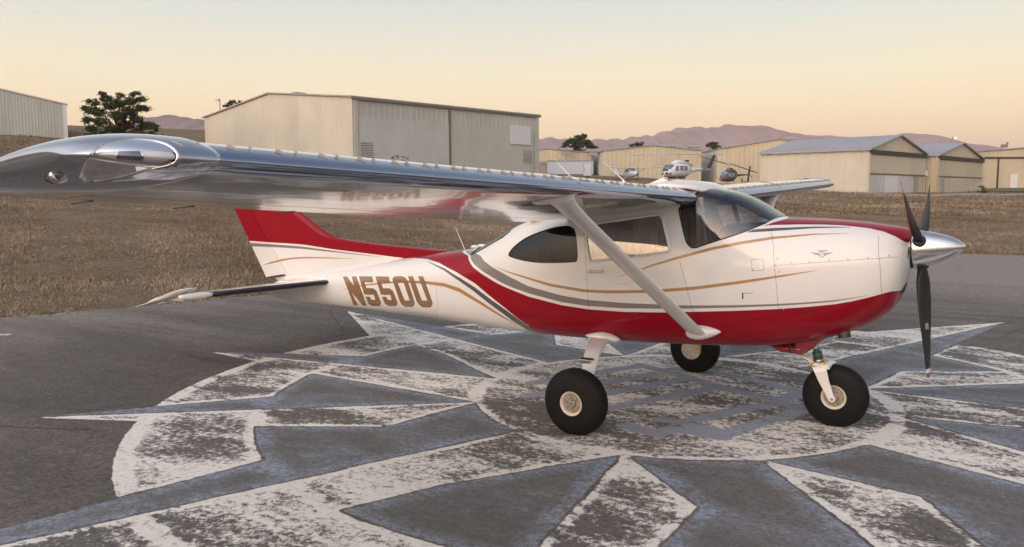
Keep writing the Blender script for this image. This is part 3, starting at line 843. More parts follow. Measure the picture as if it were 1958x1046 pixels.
# --- light poles and signs
STEEL = plain('galvanised_steel', (.35, .34, .32), .5, .6)
LAMPLIT, nt, b = mat('lit_floodlight'); b.inputs['Emission Color'].default_value = (1, .93, .8, 1); b.inputs['Emission Strength'].default_value = 1.5; b.inputs['Base Color'].default_value = (.8, .8, .75, 1)
def pole(px, v0, D, label, lamp_dx, lit, group=None):
    c0 = col_at(px, D); g = gz(c0[0], c0[1]); z1 = zat(v0, D, px)
    r = empty('light_pole', (c0[0], c0[1], g), rzc, label=label, cat='light pole')
    MB().tube([(0, 0, -.3), (0, 0, z1 - g)], [.11, .07], 8).obj('pole', STEEL, r)
    MB().box((lamp_dx * .5, 0, z1 - g), (abs(lamp_dx) + .1, .08, .08)).obj('arm', STEEL, r)
    hd = MB().box((lamp_dx, 0, z1 - g + .12), (.5, .4, .28)).obj('lamp_head', STEEL, r, bevel=.03)
    MB().box((lamp_dx, -.22, z1 - g + .10), (.36, .05, .2)).obj('lens', LAMPLIT if lit else WHITE_P, hd)
pole(1811, 267, 128, 'tall thin pole with lit floodlight standing behind the plain tan hangar', .45, True)
pole(430, 196, 112, 'thin steel pole with small lamp head above the large cream hangar', -.25, False)
pole(174, 222, 96, 'bare slender utility pole in front of the pine tree', .3, False)
# ================================================================== the aeroplane (nose towards +x)
PLANE = empty('airplane', (0, 0, 0), label='white, dark red and gold high-wing single-engine airplane parked on the compass rose', cat='airplane')

# --- paints
def livery(name, base=(0.80, 0.77, 0.745)):
    m, nt, b = mat(name)
    c = objc(nt)
    f = noise(nt, 1.3, 5, .6, c)
    col = ramp(nt, f, [(0.3, tuple(v * .97 for v in base)), (0.7, base)])
    def line(a):
        return math_(nt, 'SUBTRACT', math_(nt, 'ABSOLUTE', attr(nt, a + '_d').outputs['Fac']), attr(nt, a + '_w').outputs['Fac'])
    for a, cc in (('gold', (0.42, 0.225, 0.085)), ('grey', (0.215, 0.185, 0.180)), ('dark', (0.085, 0.085, 0.10)), ('gtail', (0.215, 0.185, 0.180)), ('red', (0.27, 0.004, 0.014))):
        v = line(a) if a in ('gold', 'dark', 'gtail') else attr(nt, a).outputs['Fac']
        mk = mrange(nt, v, -0.0012, 0.0012, 1.0, 0.0)
        col = mix(nt, mk, col, cc)
    seam = mrange(nt, line('seam'), -0.0006, 0.0008, 0.55, 0.0)
    col = mix(nt, seam, col, (0.06, 0.05, 0.05))
    L(nt, col, b.inputs['Base Color'])
    b.inputs['Roughness'].default_value = 0.34
    L(nt, mrange(nt, mk, 0, 1, 1.0, 0.40), b.inputs['Coat Weight']); L(nt, mrange(nt, mk, 0, 1, 0.5, 0.12), b.inputs['Specular IOR Level']); b.inputs['Coat Roughness'].default_value = 0.035; b.inputs['Coat IOR'].default_value = 1.42
    # faint oil-canning of the skin
    w = noise(nt, 3.2, 2, .4, c); bump(nt, b, w, 0.10, 0.02)
    bb = [n for n in nt.nodes if n.type == 'BUMP'][0]; L(nt, bb.outputs['Normal'], b.inputs['Coat Normal'])
    return m
LIV = livery('fuselage_paint')
WHT = plain('gloss_white_paint', (0.79, 0.76, 0.735), 0.3, var=.03, coat=1.0, scale=3)
REDP = plain('gloss_red_paint', (0.285, 0.008, 0.020), 0.3, var=.05, coat=1.0, scale=3)
RUB = plain('tyre_rubber', (0.0075, 0.007, 0.007), 0.6, var=.35, scale=14, bumpd=.0015, spec=.22)
BOOT = plain('black_boot', (0.012, 0.013, 0.022), 0.35, var=.3, scale=9)
BLK = plain('black_plastic', (0.015, 0.015, 0.017), 0.5, var=.3)
PROPB = plain('black_blade_paint', (0.012, 0.012, 0.012), 0.5, var=.3, scale=5)
ALU = plain('polished_aluminium', (0.80, 0.79, 0.78), 0.17, 1.0, var=.03, scale=20)
STL = plain('steel_fittings', (0.52, 0.50, 0.47), 0.35, 1.0, var=.2, scale=30)
GOLDF = plain('gold_anodised', (0.60, 0.42, 0.16), 0.35, 1.0, var=.2, scale=30)
RIMW = plain('rim_white', (0.70, 0.66, 0.60), 0.45, var=.15, scale=40)
BRN = plain('brake_dust_metal', (0.36, 0.28, 0.20), 0.55, .3, var=.4, scale=60)
GRN = plain('green_oleo', (0.03, 0.10, 0.085), 0.35, var=.2)
EXH = plain('heat_stained_pipe', (0.10, 0.075, 0.06), 0.55, .7, var=.5, scale=25)
TAN = plain('tan_upholstery', (0.40, 0.29, 0.19), 0.7, var=.15)
CURT = plain('curtain_cloth', (0.62, 0.52, 0.42), 0.85, var=.08)
LINER = plain('cabin_liner', (0.28, 0.24, 0.21), 0.8)

# wing: silver-grey glossy skin, mirror-like
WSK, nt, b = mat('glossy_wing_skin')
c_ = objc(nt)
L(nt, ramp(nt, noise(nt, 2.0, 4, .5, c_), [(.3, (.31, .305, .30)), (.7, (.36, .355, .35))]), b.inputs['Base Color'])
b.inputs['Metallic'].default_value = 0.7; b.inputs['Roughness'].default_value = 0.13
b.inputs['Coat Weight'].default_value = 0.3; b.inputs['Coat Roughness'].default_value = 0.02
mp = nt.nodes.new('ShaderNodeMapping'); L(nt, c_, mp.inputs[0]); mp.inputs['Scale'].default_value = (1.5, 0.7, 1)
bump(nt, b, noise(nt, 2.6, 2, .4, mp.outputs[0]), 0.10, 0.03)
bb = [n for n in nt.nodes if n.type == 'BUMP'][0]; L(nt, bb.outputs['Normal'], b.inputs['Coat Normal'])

CUFF = plain('polished_cuff', (.33, .375, .465), .10, 1.0, var=.03, scale=2.0)

def glass_mat(name, tint, gloss=0.02, ior=1.5, boost=0.0):
    m = bpy.data.materials.new(name); m.use_nodes = True; nt = m.node_tree; nt.nodes.clear()
    o = nt.nodes.new('ShaderNodeOutputMaterial'); t = nt.nodes.new('ShaderNodeBsdfTransparent'); g = nt.nodes.new('ShaderNodeBsdfGlossy')
    t.inputs['Color'].default_value = (*tint, 1); g.inputs['Roughness'].default_value = gloss; g.inputs['Color'].default_value = (1, 1, 1, 1)
    fr = nt.nodes.new('ShaderNodeFresnel'); fr.inputs['IOR'].default_value = ior
    f = math_(nt, 'ADD', math_(nt, 'MULTIPLY', fr.outputs[0], 1 - boost), boost, True)
    x = nt.nodes.new('ShaderNodeMixShader'); L(nt, f, x.inputs[0]); L(nt, t.outputs[0], x.inputs[1]); L(nt, g.outputs[0], x.inputs[2]); L(nt, x.outputs[0], o.inputs[0])
    return m
GLASS = glass_mat('window_glass', (.55, .53, .51), .015, 1.6, .20)
WSGLASS = glass_mat('windshield_glass', (.74, .76, .78), .015, 1.5, .06)
LENS = glass_mat('lamp_lens', (.96, .96, .96), .02, 1.45, .0)
TINT = glass_mat('dark_tinted_glass', (.10, .10, .10), .015, 1.42, .0)

# --- fuselage sections: x, top, bottom, half width, height of greatest width, upper and lower roundness
ST = np.array([
 ( 0.838, 1.668, 1.365, .150, 1.517, 2.0, 2.0),
 ( 0.822, 1.676, 1.300, .205, 1.50, 2.0, 2.1),
 ( 0.790, 1.688, 1.175, .285, 1.46, 2.1, 2.2),
 ( 0.740, 1.699, 1.060, .345, 1.42, 2.2, 2.3),
 ( 0.650, 1.711, .968, .395, 1.39, 2.3, 2.4),
 ( 0.500, 1.731, .868, .440, 1.36, 2.4, 2.5),
 ( 0.280, 1.748, .775, .485, 1.33, 2.5, 2.7),
 ( 0.050, 1.757, .710, .520, 1.29, 2.6, 2.9),
 (-0.140, 1.762, .675, .540, 1.26, 2.7, 3.1),
 (-0.220, 1.800, .663, .546, 1.25, 2.7, 3.1),
 (-0.330, 1.868, .650, .552, 1.24, 2.8, 3.2),
 (-0.450, 1.932, .640, .557, 1.22, 3.0, 3.2),
 (-0.600, 1.985, .628, .562, 1.19, 3.7, 3.2),
 (-0.800, 2.020, .614, .568, 1.17, 5.0, 3.2),
 (-1.100, 2.010, .598, .572, 1.155, 6.0, 3.2),
 (-1.600, 1.950, .575, .570, 1.135, 6.0, 3.2),
 (-2.100, 1.850, .563, .556, 1.11, 5.6, 3.1),
 (-2.450, 1.755, .560, .540, 1.06, 4.2, 3.0),
 (-2.780, 1.640, .560, .512, 1.07, 3.4, 2.9),
 (-3.050, 1.505, .566, .478, 1.06, 2.9, 2.8),
 (-3.280, 1.405, .572, .447, 1.04, 2.7, 2.7),
 (-3.500, 1.375, .578, .418, 1.02, 2.6, 2.6),
 (-3.900, 1.318, .590, .366, .985, 2.5, 2.5),
 (-4.500, 1.225, .602, .293, .935, 2.4, 2.4),
 (-5.200, 1.115, .607, .212, .875, 2.3, 2.3),
 (-5.900, 1.005, .606, .137, .815, 2.2, 2.2),
 (-6.300, .940, .618, .098, .785, 2.1, 2.1),
 (-6.600, .835, .640, .060, .735, 2.0, 2.0),
 (-6.700, .740, .662, .028, .700, 2.0, 2.0)])
SF = [pchip(ST[:, 0], ST[:, i]) for i in range(1, 7)]
NT = 216
xs = np.unique(np.round(np.concatenate([np.linspace(.838, .70, 22), np.linspace(.70, 0, 52), np.linspace(0, -3.6, 230), np.linspace(-3.6, -6.7, 150)]), 5))[::-1]
def section(x, n=NT):
    top, bot, hw, zm, nu, nl = [float(f(x)) for f in SF]
    t = np.linspace(-np.pi / 2, 1.5 * np.pi, 721)
    c, s = np.cos(t), np.sin(t); up = s >= 0
    e = np.where(up, nu, nl)
    y = -hw * np.sign(c) * np.abs(c) ** (2 / e)        # starts at the belly, runs up the right (-y) side
    z = zm + np.where(up, (top - zm), (zm - bot)) * np.sign(s) * np.abs(s) ** (2 / e)
    # the cabin sides lean inwards above the sill
    lean = .082 * float(np.interp(x, [-3.0, -2.3, -.75, -.25], [0, 1, 1, 0]))
    y = y - np.sign(y) * np.minimum(np.abs(y), lean * np.maximum(0, z - 1.12))
    d = np.concatenate([[0], np.cumsum(np.hypot(np.diff(y), np.diff(z)))]); u = np.linspace(0, d[-1], n + 1)[:-1]
    return np.interp(u, d, y), np.interp(u, d, z)
FV = np.zeros((len(xs), NT, 3))
for i, x in enumerate(xs):
    FV[i, :, 1], FV[i, :, 2] = section(x); FV[i, :, 0] = x
nX = len(xs)
idx = np.arange(nX * NT).reshape(nX, NT)
jn = (np.arange(NT) + 1) % NT
FQ = np.stack([idx[:-1, :], idx[:-1][:, jn], idx[1:][:, jn], idx[1:, :]], -1).reshape(-1, 4)
FP = FV.reshape(-1, 3)
fbvh = BVHTree.FromPolygons([tuple(v) for v in FP], [tuple(int(i) for i in q) for q in FQ])

def hit3(u, v, tree=None):
    d = Vector(pray(u, v)); d.normalize()
    h = (tree or fbvh).ray_cast(Vector(CAM), d)
    return h[0], h[1]
def sxz(u, v):
    h, _ = hit3(u, v)
    if h is None:
        q = at(u, v, y=-.1); return (q[0], q[2])
    return (h.x, h.z)
def PX(pts): return [sxz(u, v) for u, v in pts]

# --- the painted scheme, traced on the right-hand side and mirrored to the left by using (x, z) only
red_main = PX([(1048, 641), (1010.6, 622.4), (964.7, 588), (907, 541), (872, 520), (840, 502.6), (818, 495.5)]) + [(-4.15, 1.262), (-4.6, 1.22), (-5.2, 1.16), (-5.2, 2.3), (-3.44, 2.3), (-3.44, 1.36)] + \
    PX([(895.5, 489), (897, 498), (904.5, 510.6), (920, 523), (946.7, 539.5), (964.7, 548.5), (1010.6, 567), (1073.7, 583.5), (1125, 591.5), (1194, 596.4), (1274, 597.6), (1326, 596.2), (1400, 594.5), (1487, 590.8), (1540, 587.2), (1594, 582), (1630, 576), (1663, 568.3), (1690, 561), (1705, 557)]) + [(.95, 1.19), (1.2, 1.1), (1.2, .2), (-2.3, .2)]
red_top = PX([(1451, 433.5), (1479.5, 430.3), (1530, 429.2), (1575, 429.5), (1605, 430.5), (1632.5, 433), (1662, 436.5), (1690, 443), (1712, 452), (1734, 464)]) + [(.95, 1.6), (.95, 2.0), (-.10, 2.0), (-.10, 1.752)]
grey_band = [(-3.44, 2.3), (-3.435, 1.375)] + PX([(899.5, 489), (901.5, 498), (909, 507.5), (927, 521.3), (957, 539.5), (979, 549.5), (1010.6, 560.8), (1073.7, 577.8), (1125, 585.3), (1194, 589.6), (1257, 590.3), (1300, 590.2),
    (1300, 583.6), (1257, 582), (1194, 579.4), (1125, 573.7), (1073.7, 565), (1010.6, 547.5), (977.7, 531), (943, 512), (926, 499), (919, 489)]) + [(-3.30, 1.385), (-3.30, 2.3)]
def stripe_px(pairs, f=PX):
    """pairs: (x, y upper, y lower) in photo pixels -> centre line and half widths on the skin"""
    T = np.array(f([(u, a) for u, a, b in pairs])); B = np.array(f([(u, b) for u, a, b in pairs]))
    return (T + B) / 2, np.linalg.norm(T - B, axis=1) / 2 - .0004
gold_1 = stripe_px([(944, 509, 509.2), (973, 519.6, 521.9), (999, 527, 530.7), (1050.8, 542, 547.3), (1116.8, 553.4, 559), (1160, 555.3, 561), (1194, 555.2, 561), (1257, 553.4, 559.3), (1326.5, 548, 554.5), (1403, 538.5, 544.6), (1479.5, 528, 532.4), (1530, 521, 523.5), (1570, 516, 516.2)])
gold_2 = stripe_px([(1174, 532, 532.2), (1223, 514.8, 517.6), (1250, 504.6, 508.5), (1299.7, 489.2, 494.7), (1364.8, 471.7, 477.5), (1420, 461, 467), (1475.7, 452.6, 457.8), (1556, 446.6, 449.4), (1636, 445.8, 446)])
dark_1 = stripe_px([(1428, 443.6, 444.4), (1441, 438.4, 444.2), (1479.5, 436, 441.7), (1556, 433.3, 436.5), (1600, 433.4, 435.4), (1630, 435, 435.2)])
dark_2 = stripe_px([(816, 498, 498.2), (850, 513.2, 517.3), (878, 530.5, 537), (907, 549, 557.5), (964.7, 591, 601.5), (1005, 619, 628.5), (1036, 637, 641)])
gold_3 = stripe_px([(646, 556, 556.2), (700, 543.4, 545.8), (750, 538.0, 541.8), (780, 536.5, 541), (814, 537.4, 543.1), (850, 541.6, 548.4), (878.7, 550.7, 558.8), (921.7, 577.8, 583.8), (960, 603, 607), (994, 623, 623.3)])
PAINT = dict(red=[red_main, red_top], grey=[grey_band])
grey_f = stripe_px([(1298, 583.6, 590.2), (1320, 584, 590), (1400, 583.6, 588.4), (1487, 581, 585), (1540, 578.2, 581.5), (1594, 574, 576.8), (1630, 569.2, 570.8), (1660, 564.6, 565.2)])
LINES = dict(gold=[gold_1, gold_2, gold_3], dark=[dark_1, dark_2], gtail=[grey_f])
seams = [PX([(1475.5, 441), (1479, 470), (1484, 540), (1489, 594), (1493, 650)]), PX([(1299.7, 500), (1312, 545), (1324.6, 594), (1327, 610)]),
         PX([(1479.5, 508), (1550, 503), (1640, 496.5), (1716, 491)]), PX([(1680, 452), (1683, 510), (1686, 559)]),
         PX([(1110, 412), (1117, 453), (1122, 530), (1128, 600)]), PX([(1128, 600), (1230, 606), (1327, 610)]),
         PX([(833, 540), (838, 580), (846, 615)]), [(-5.95, 1.1), (-5.93, .5)]]
seams.append(PX([(1437, 496), (1460, 495), (1461, 517), (1438, 518), (1437, 496)]))

def paint_attrs(V):
    q = V[:, [0, 2]]
    out = {k: np.min([sdf_poly(q, p) for p in ps], 0) for k, ps in PAINT.items()}
    for k, ps in LINES.items(): out[k + '_d'], out[k + '_w'] = stripe_field(q, ps)
    out['seam_d'], out['seam_w'] = stripe_field(q, [(np.array(s_), np.full(len(s_), .0022)) for s_ in seams])
    return out
ATT = paint_attrs(FP)
# seams only on the flanks, not over the roof
ATT['seam_w'] = np.where((FP[:, 0] > -3) & (np.abs(FP[:, 1]) < .2), -1.0, ATT['seam_w'])

# --- outlines of the openings, in (x, z) or (x, y)
door_win = smooth_poly(PX([(1126, 430), (1190, 419.8), (1253, 410.8), (1262, 412), (1267, 420), (1279, 471), (1277.5, 479), (1272, 483), (1200, 491.8), (1137, 500), (1129.5, 498), (1126, 492), (1121.5, 462), (1120.5, 436)]), 5)
rear_win = smooth_poly(PX([(972.5, 486), (985, 470), (1010.6, 452.5), (1051, 437.5), (1080, 432.5), (1092, 434.5), (1100, 445), (1104, 486), (1103, 495), (1097, 500.7), (1036.5, 502.3), (999, 497.7), (977, 491)]), 5)
ws_low = PX([(1304, 432), (1311, 461), (1317, 472.5), (1327, 475), (1361, 463.5), (1395, 453), (1430, 441), (1462, 428)])
ws_poly = np.array([(-.80, 2.3), (-.80, 1.99)] + PX([(1297, 398)]) + ws_low + [(-.165, 1.775), (-.13, 1.80), (-.13, 2.3)])
back_poly = np.array([(-3.24, -.34), (-3.20, -.355), (-2.80, -.40), (-2.74, -.37), (-2.74, .37), (-2.80, .40), (-3.20, .355), (-3.24, .34)])
cowl_x = [(p[0], p[1]) for p in seams[0]]
door_out = np.array(PX([(1110, 412), (1117, 453), (1122, 530), (1128, 600), (1230, 606), (1327, 610), (1324.6, 594), (1312, 545), (1299.7, 500), (1288, 420), (1284, 400)]) )
q = FP[:, [0, 2]]; qy = FP[:, [0, 1]]
flank = np.abs(FP[:, 1]) > .30
sd_door = np.where(flank, sdf_poly(q, door_win), 1.0)
sd_rear = np.where(flank, sdf_poly(q, rear_win), 1.0)
sd_ws = np.where(FP[:, 2] > 1.2, sdf_poly(q, ws_poly), 1.0)
sd_back = np.where(FP[:, 2] > 1.2, sdf_poly(qy, back_poly), 1.0)
seam_x = np.interp(FP[:, 2], [p[1] for p in cowl_x][::-1], [p[0] for p in cowl_x][::-1])
sd_cowl = seam_x - FP[:, 0]                                   # negative ahead of the firewall seam
sd_cdoor = np.where(flank, sdf_poly(q, door_out), 1.0)

class Surf:
    """triangles with per-vertex positions and attributes that can be split along the zero line of a field"""
    def __init__(s, V, T, A): s.V, s.T, s.A = V, T, A
    def split(s, f):
        """returns (inside f<0, outside) surfaces; f is a field name"""
        val = s.A[f].copy(); val[np.abs(val) < 1e-7] = 1e-7
        tv = val[s.T]; ins = (tv < 0).all(1); outs = (tv > 0).all(1); cut = ~(ins | outs)
        V = [s.V]; A = {k: [a] for k, a in s.A.items()}; n = len(s.V); cache = {}; nv = []; na = {k: [] for k in s.A}
        Ti = [s.T[ins]]; To = [s.T[outs]]; ti = []; to = []
        def mid(i, j):
            k = (min(i, j), max(i, j))
            if k not in cache:
                t = val[i] / (val[i] - val[j]); cache[k] = n + len(nv)
                nv.append(s.V[i] + (s.V[j] - s.V[i]) * t)
                for a in na: na[a].append(s.A[a][i] + (s.A[a][j] - s.A[a][i]) * t)
            return cache[k]
        for t in s.T[cut]:
            t = [int(q) for q in t]; neg = [val[q] < 0 for q in t]
            k = neg.index(True) if sum(neg) == 1 else neg.index(False)
            a, b_, c = t[k], t[(k + 1) % 3], t[(k + 2) % 3]
            ab, ac = mid(a, b_), mid(a, c)
            one, two = ((ti, to) if neg[k] else (to, ti))
            one.append((a, ab, ac)); two.append((ab, b_, c)); two.append((ab, c, ac))
        V2 = np.concatenate([s.V, np.array(nv).reshape(-1, 3)])
        A2 = {k: np.concatenate([s.A[k], np.array(na[k])]) for k in s.A}
        mk = lambda base, ex: np.concatenate([base, np.array(ex, int).reshape(-1, 3)])
        return Surf(V2, mk(s.T[ins], ti), A2), Surf(V2, mk(s.T[outs], to), A2)
    def where(s, mask_tri): return Surf(s.V, s.T[mask_tri], s.A)
    def cent(s): return s.V[s.T].mean(1)
    def obj(s, name, m, parent, off=0.0, keep=('red', 'grey', 'gold_d', 'gold_w', 'dark_d', 'dark_w', 'gtail_d', 'gtail_w', 'seam_d', 'seam_w'), solid=0.0):
        u, inv = np.unique(s.T, return_inverse=True)
        V = s.V[u]; T = inv.reshape(-1, 3)
        good = (T[:, 0] != T[:, 1]) & (T[:, 1] != T[:, 2]) & (T[:, 0] != T[:, 2]); T = T[good]
        me = npmesh(name, V, T, {k: s.A[k][u] for k in keep if k in s.A})
        me.shade_smooth()
        o = link(name, me, m, parent)
        if off:
            nrm = np.zeros(len(V) * 3, np.float32); me.vertices.foreach_get('normal', nrm); me.vertices.foreach_set('co', (V + nrm.reshape(-1, 3) * off).astype(np.float32).ravel()); me.update()
        if 'nx' in s.A:
            nn = np.column_stack([s.A['nx'][u], s.A['ny'][u], s.A['nz'][u]]); nn /= np.linalg.norm(nn, axis=1)[:, None]; me.normals_split_custom_set_from_vertices(nn.tolist())
        if solid:
            md = o.modifiers.new('thickness', 'SOLIDIFY'); md.thickness = solid; md.offset = -1
        return o
    def rim(s, f_edges_only=True):
        """ordered boundary loops of the triangle set (vertex positions)"""
        e = {}
        for t in s.T:
            for i in range(3):
                a, b_ = int(t[i]), int(t[(i + 1) % 3]); e[(a, b_)] = 1
        nxt = {a: b_ for (a, b_) in e if (b_, a) not in e}
        loops = []
        while nxt:
            a0 = next(iter(nxt)); lp = [a0]; b_ = nxt.pop(a0)
            while b_ != a0 and b_ in nxt: lp.append(b_); b_ = nxt.pop(b_)
            loops.append(s.V[lp])
        return loops

TRI = np.concatenate([FQ[:, [0, 1, 2]], FQ[:, [0, 2, 3]]])
_m = npmesh('tmp', FP, FQ); _n = np.zeros(len(FP) * 3, np.float32); _m.vertices.foreach_get('normal', _n); FN = _n.reshape(-1, 3).astype(float); bpy.data.meshes.remove(_m)
A0 = dict(ATT); A0.update(nx=FN[:, 0], ny=FN[:, 1], nz=FN[:, 2], dw=sd_door, rw=sd_rear, ws=sd_ws, bw=sd_back, cowl=sd_cowl, cd=sd_cdoor)
body = Surf(FP, TRI, A0)
w1, body = body.split('dw'); w2, body = body.split('rw'); w3, body = body.split('ws'); w4, body = body.split('bw')
cw, body = body.split('cowl')
dr_, body = body.split('cd')
skin = body.obj('fuselage', LIV, PLANE)
cowling = cw.obj('cowling', LIV, PLANE)
doors = []
for sgn in (-1, 1):
    d_ = dr_.where(np.sign(dr_.cent()[:, 1]) == sgn).obj('cabin_door', LIV, PLANE); doors.append(d_)
def frame_ring(surf, name, parent, m, r, inset=0.004):
    for lp in surf.rim():
        if len(lp) < 8: continue
        step = max(1, len(lp) // 90); pts = lp[::step]
        mb = MB(); n = len(pts); rings = []
        for i in range(n):
            p = Vector(pts[i]); t = (Vector(pts[(i + 1) % n]) - Vector(pts[i - 1])).normalized()
            a = t.cross(Vector((0, -1 if p.y < 0 else 1, .15))).normalized(); b_ = t.cross(a)
            rings.append([p + a * r * math.cos(k * math.pi / 3) + b_ * r * .7 * math.sin(k * math.pi / 3) for k in range(6)])
        rings.append(rings[0]); mb.loft(rings, cap=False); mb.obj(name, m, parent, smooth=True)
for sgn, d_ in zip((-1, 1), doors):
    s1 = w1.where(np.sign(w1.cent()[:, 1]) == sgn); g = s1.obj('window', GLASS, d_, off=-.006); frame_ring(s1, 'window_frame', d_, WHT, .012)
    s2 = w2.where(np.sign(w2.cent()[:, 1]) == sgn); s2.obj('rear_side_window', TINT, PLANE, off=-.004)
    frame_ring(s2, 'window_seal', PLANE, BLK, .004)
w3.obj('windshield', WSGLASS, PLANE, off=-.003); w4.obj('rear_window', TINT, PLANE, off=-.003)
frame_ring(w3, 'windshield_seal', PLANE, BLK, .005)
frame_ring(w4, 'window_seal', PLANE, BLK, .005)

# --- wings
def airfoil(n=44, t=0.125, cam=0.022):
    """unit chord points, LE at 0, going from TE over the top to LE and back underneath; blunt drooped cuff"""
    b = np.linspace(0, math.pi, n); x = (1 - np.cos(b)) / 2
    yt = 5 * t * (.2969 * np.sqrt(x) - .126 * x - .3516 * x**2 + .2843 * x**3 - .1036 * x**4)
    yc = np.where(x < .4, cam / .16 * (.8 * x - x**2), cam / .36 * (.2 + .8 * x - x**2)) - 0.012 * np.exp(-(x / .08) ** 2)
    return x, yc + yt, yc - yt
WY = np.array([.50, 1.5, 2.5, 3.5, 4.5, 5.20])
def wing_line(y):
    y = abs(y)
    le = np.array([-.800 - .008 * (y - .58), 1.958 + .0328 * (y - .58)])
    te = np.array([np.interp(y, [.58, 2.5, 5.3], [-2.42, -2.40, -2.03]), np.interp(y, [.58, 2.5, 5.3], [1.700, 1.800, 1.958])])
    return le, te
def wing_pt(y, u, up, thick=1.0, x=None):
    """a point on the wing surface: spanwise y, chord fraction u, upper or lower side"""
    xx, yu, yl = AF
    le, te = wing_line(y); c = te - le; ch = np.linalg.norm(c); cdir = c / ch; nd = np.array([-cdir[1], cdir[0]]); nd = nd if nd[1] > 0 else -nd
    h = np.interp(u, xx, yu if up else yl) * thick
    p = le + cdir * u * ch + nd * h * ch
    return np.array([p[0], y, p[1]]), np.array([nd[0], 0, nd[1]])
AF = airfoil()
def wing_ring(y, u0, u1, n=30, thick=1.0):
    """closed ring round the section between chord fractions u0..u1"""
    us = u0 + (u1 - u0) * (1 - np.cos(np.linspace(0, math.pi, n))) / 2 if u0 == 0 else np.linspace(u0, u1, n)
    if u0 == 0: us = u1 * (np.linspace(0, 1, n) ** 1.9)
    up = [wing_pt(y, u, True, thick)[0] for u in us[::-1]]; lo = [wing_pt(y, u, False, thick)[0] for u in us[1 if u0 == 0 else 0:]]
    return up + lo
def wing_part(name, parent, y0, y1, u0, u1, m, sgn, n=30, ny=14, label=None):
    rings = [wing_ring(sgn * y, u0, u1, n) for y in np.linspace(y0, y1, ny)]
    mb = MB().loft([[Vector(p) for p in r] for r in rings])
    return mb.obj(name, m, parent, auto=35, label=label)
for sgn in (-1, 1):
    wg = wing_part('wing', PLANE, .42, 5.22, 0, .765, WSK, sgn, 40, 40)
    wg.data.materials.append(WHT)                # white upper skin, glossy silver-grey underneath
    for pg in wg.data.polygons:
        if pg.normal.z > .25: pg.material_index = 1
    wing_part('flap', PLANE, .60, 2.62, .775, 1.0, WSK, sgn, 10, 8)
    wing_part('aileron', PLANE, 2.65, 5.20, .775, 1.0, WSK, sgn, 10, 8)
    # polished leading-edge cuff, a thin skin over the front of the section
    rings = []
    for y in np.linspace(.50, 5.225, 40):
        us = np.concatenate([np.linspace(.060 ** .5, 0, 16) ** 2, (np.linspace(0, .055 ** .5, 12)[1:]) ** 2]); side = [True] * 16 + [False] * 11; ring = []
        for u_, sd2 in zip(us, side):
            p, nd = wing_pt(sgn * y, u_, sd2); k = (u_ * .9 + .012); q2 = Vector((p[0], 0, p[2])); c0 = wing_line(y)[0]; out = Vector((1, 0, -.16)) * (1 - min(1, u_ / .05)) + Vector((nd[0], 0, nd[2])) * (1 if sd2 else -1) * min(1, u_ / .05 + .15)
            ring.append(Vector(p) + out.normalized() * .0025)
        rings.append(ring)
    MB().loft(rings, cap=False, closed=False).obj('leading_edge_cuff', CUFF, wg, smooth=True)
    # cuff joint line and stall fence at the strut station
    rr_ = [wing_pt(sgn * 2.46, u, True)[0] for u in np.linspace(.16, 0, 16) ** 1.0] + [wing_pt(sgn * 2.46, u, False)[0] for u in np.linspace(0.004, .30, 20)]
    MB().tube([Vector(p) for p in rr_], .004, 6, cap=True, up=(0, 1, 0)).obj('cuff_seam', BLK, wg)
    # vortex generators, each its own part, in toed pairs
    for k in range(21):
        for s2, dy in ((1, 0.0), (-1, .052)):
            y = sgn * (5.33 - .232 * k - dy)
            if abs(y) < .66: continue
            p, nd = wing_pt(max(min(y, 5.2), -5.2), .028, True); p[1] = y
            p2, _ = wing_pt(max(min(y, 5.2), -5.2), .060, True)
            d = Vector((p2[0] - p[0], math.tan(math.radians(24)) * s2 * sgn * .06, p2[2] - p[2])).normalized(); nn = Vector(nd); sd_ = d.cross(nn).normalized(); nn = sd_.cross(d)
            P0 = Vector(p) - nn * .004
            mb = MB(); e = .004
            prof = [(0, 0), (.054, 0), (.056, .018), (.040, .019), (.012, .012)]
            poly = [P0 + d * a + nn * h - sd_ * e for a, h in prof]
            mb.prism(poly, sd_ * 2 * e).obj('vortex_generator', plain('vg_paint', (.34, .31, .30), .4, var=.15), wg)
# static wicks and the fuel-drain bits
for sgn in (-1, 1):
    for y in (3.6, 4.4, 5.0):
        le, te = wing_line(y); MB().tube([(te[0] + .02, sgn * y, te[1]), (te[0] - .15, sgn * (y + .01), te[1] - .012)], .003, 5).obj('static_wick', BLK, PLANE)

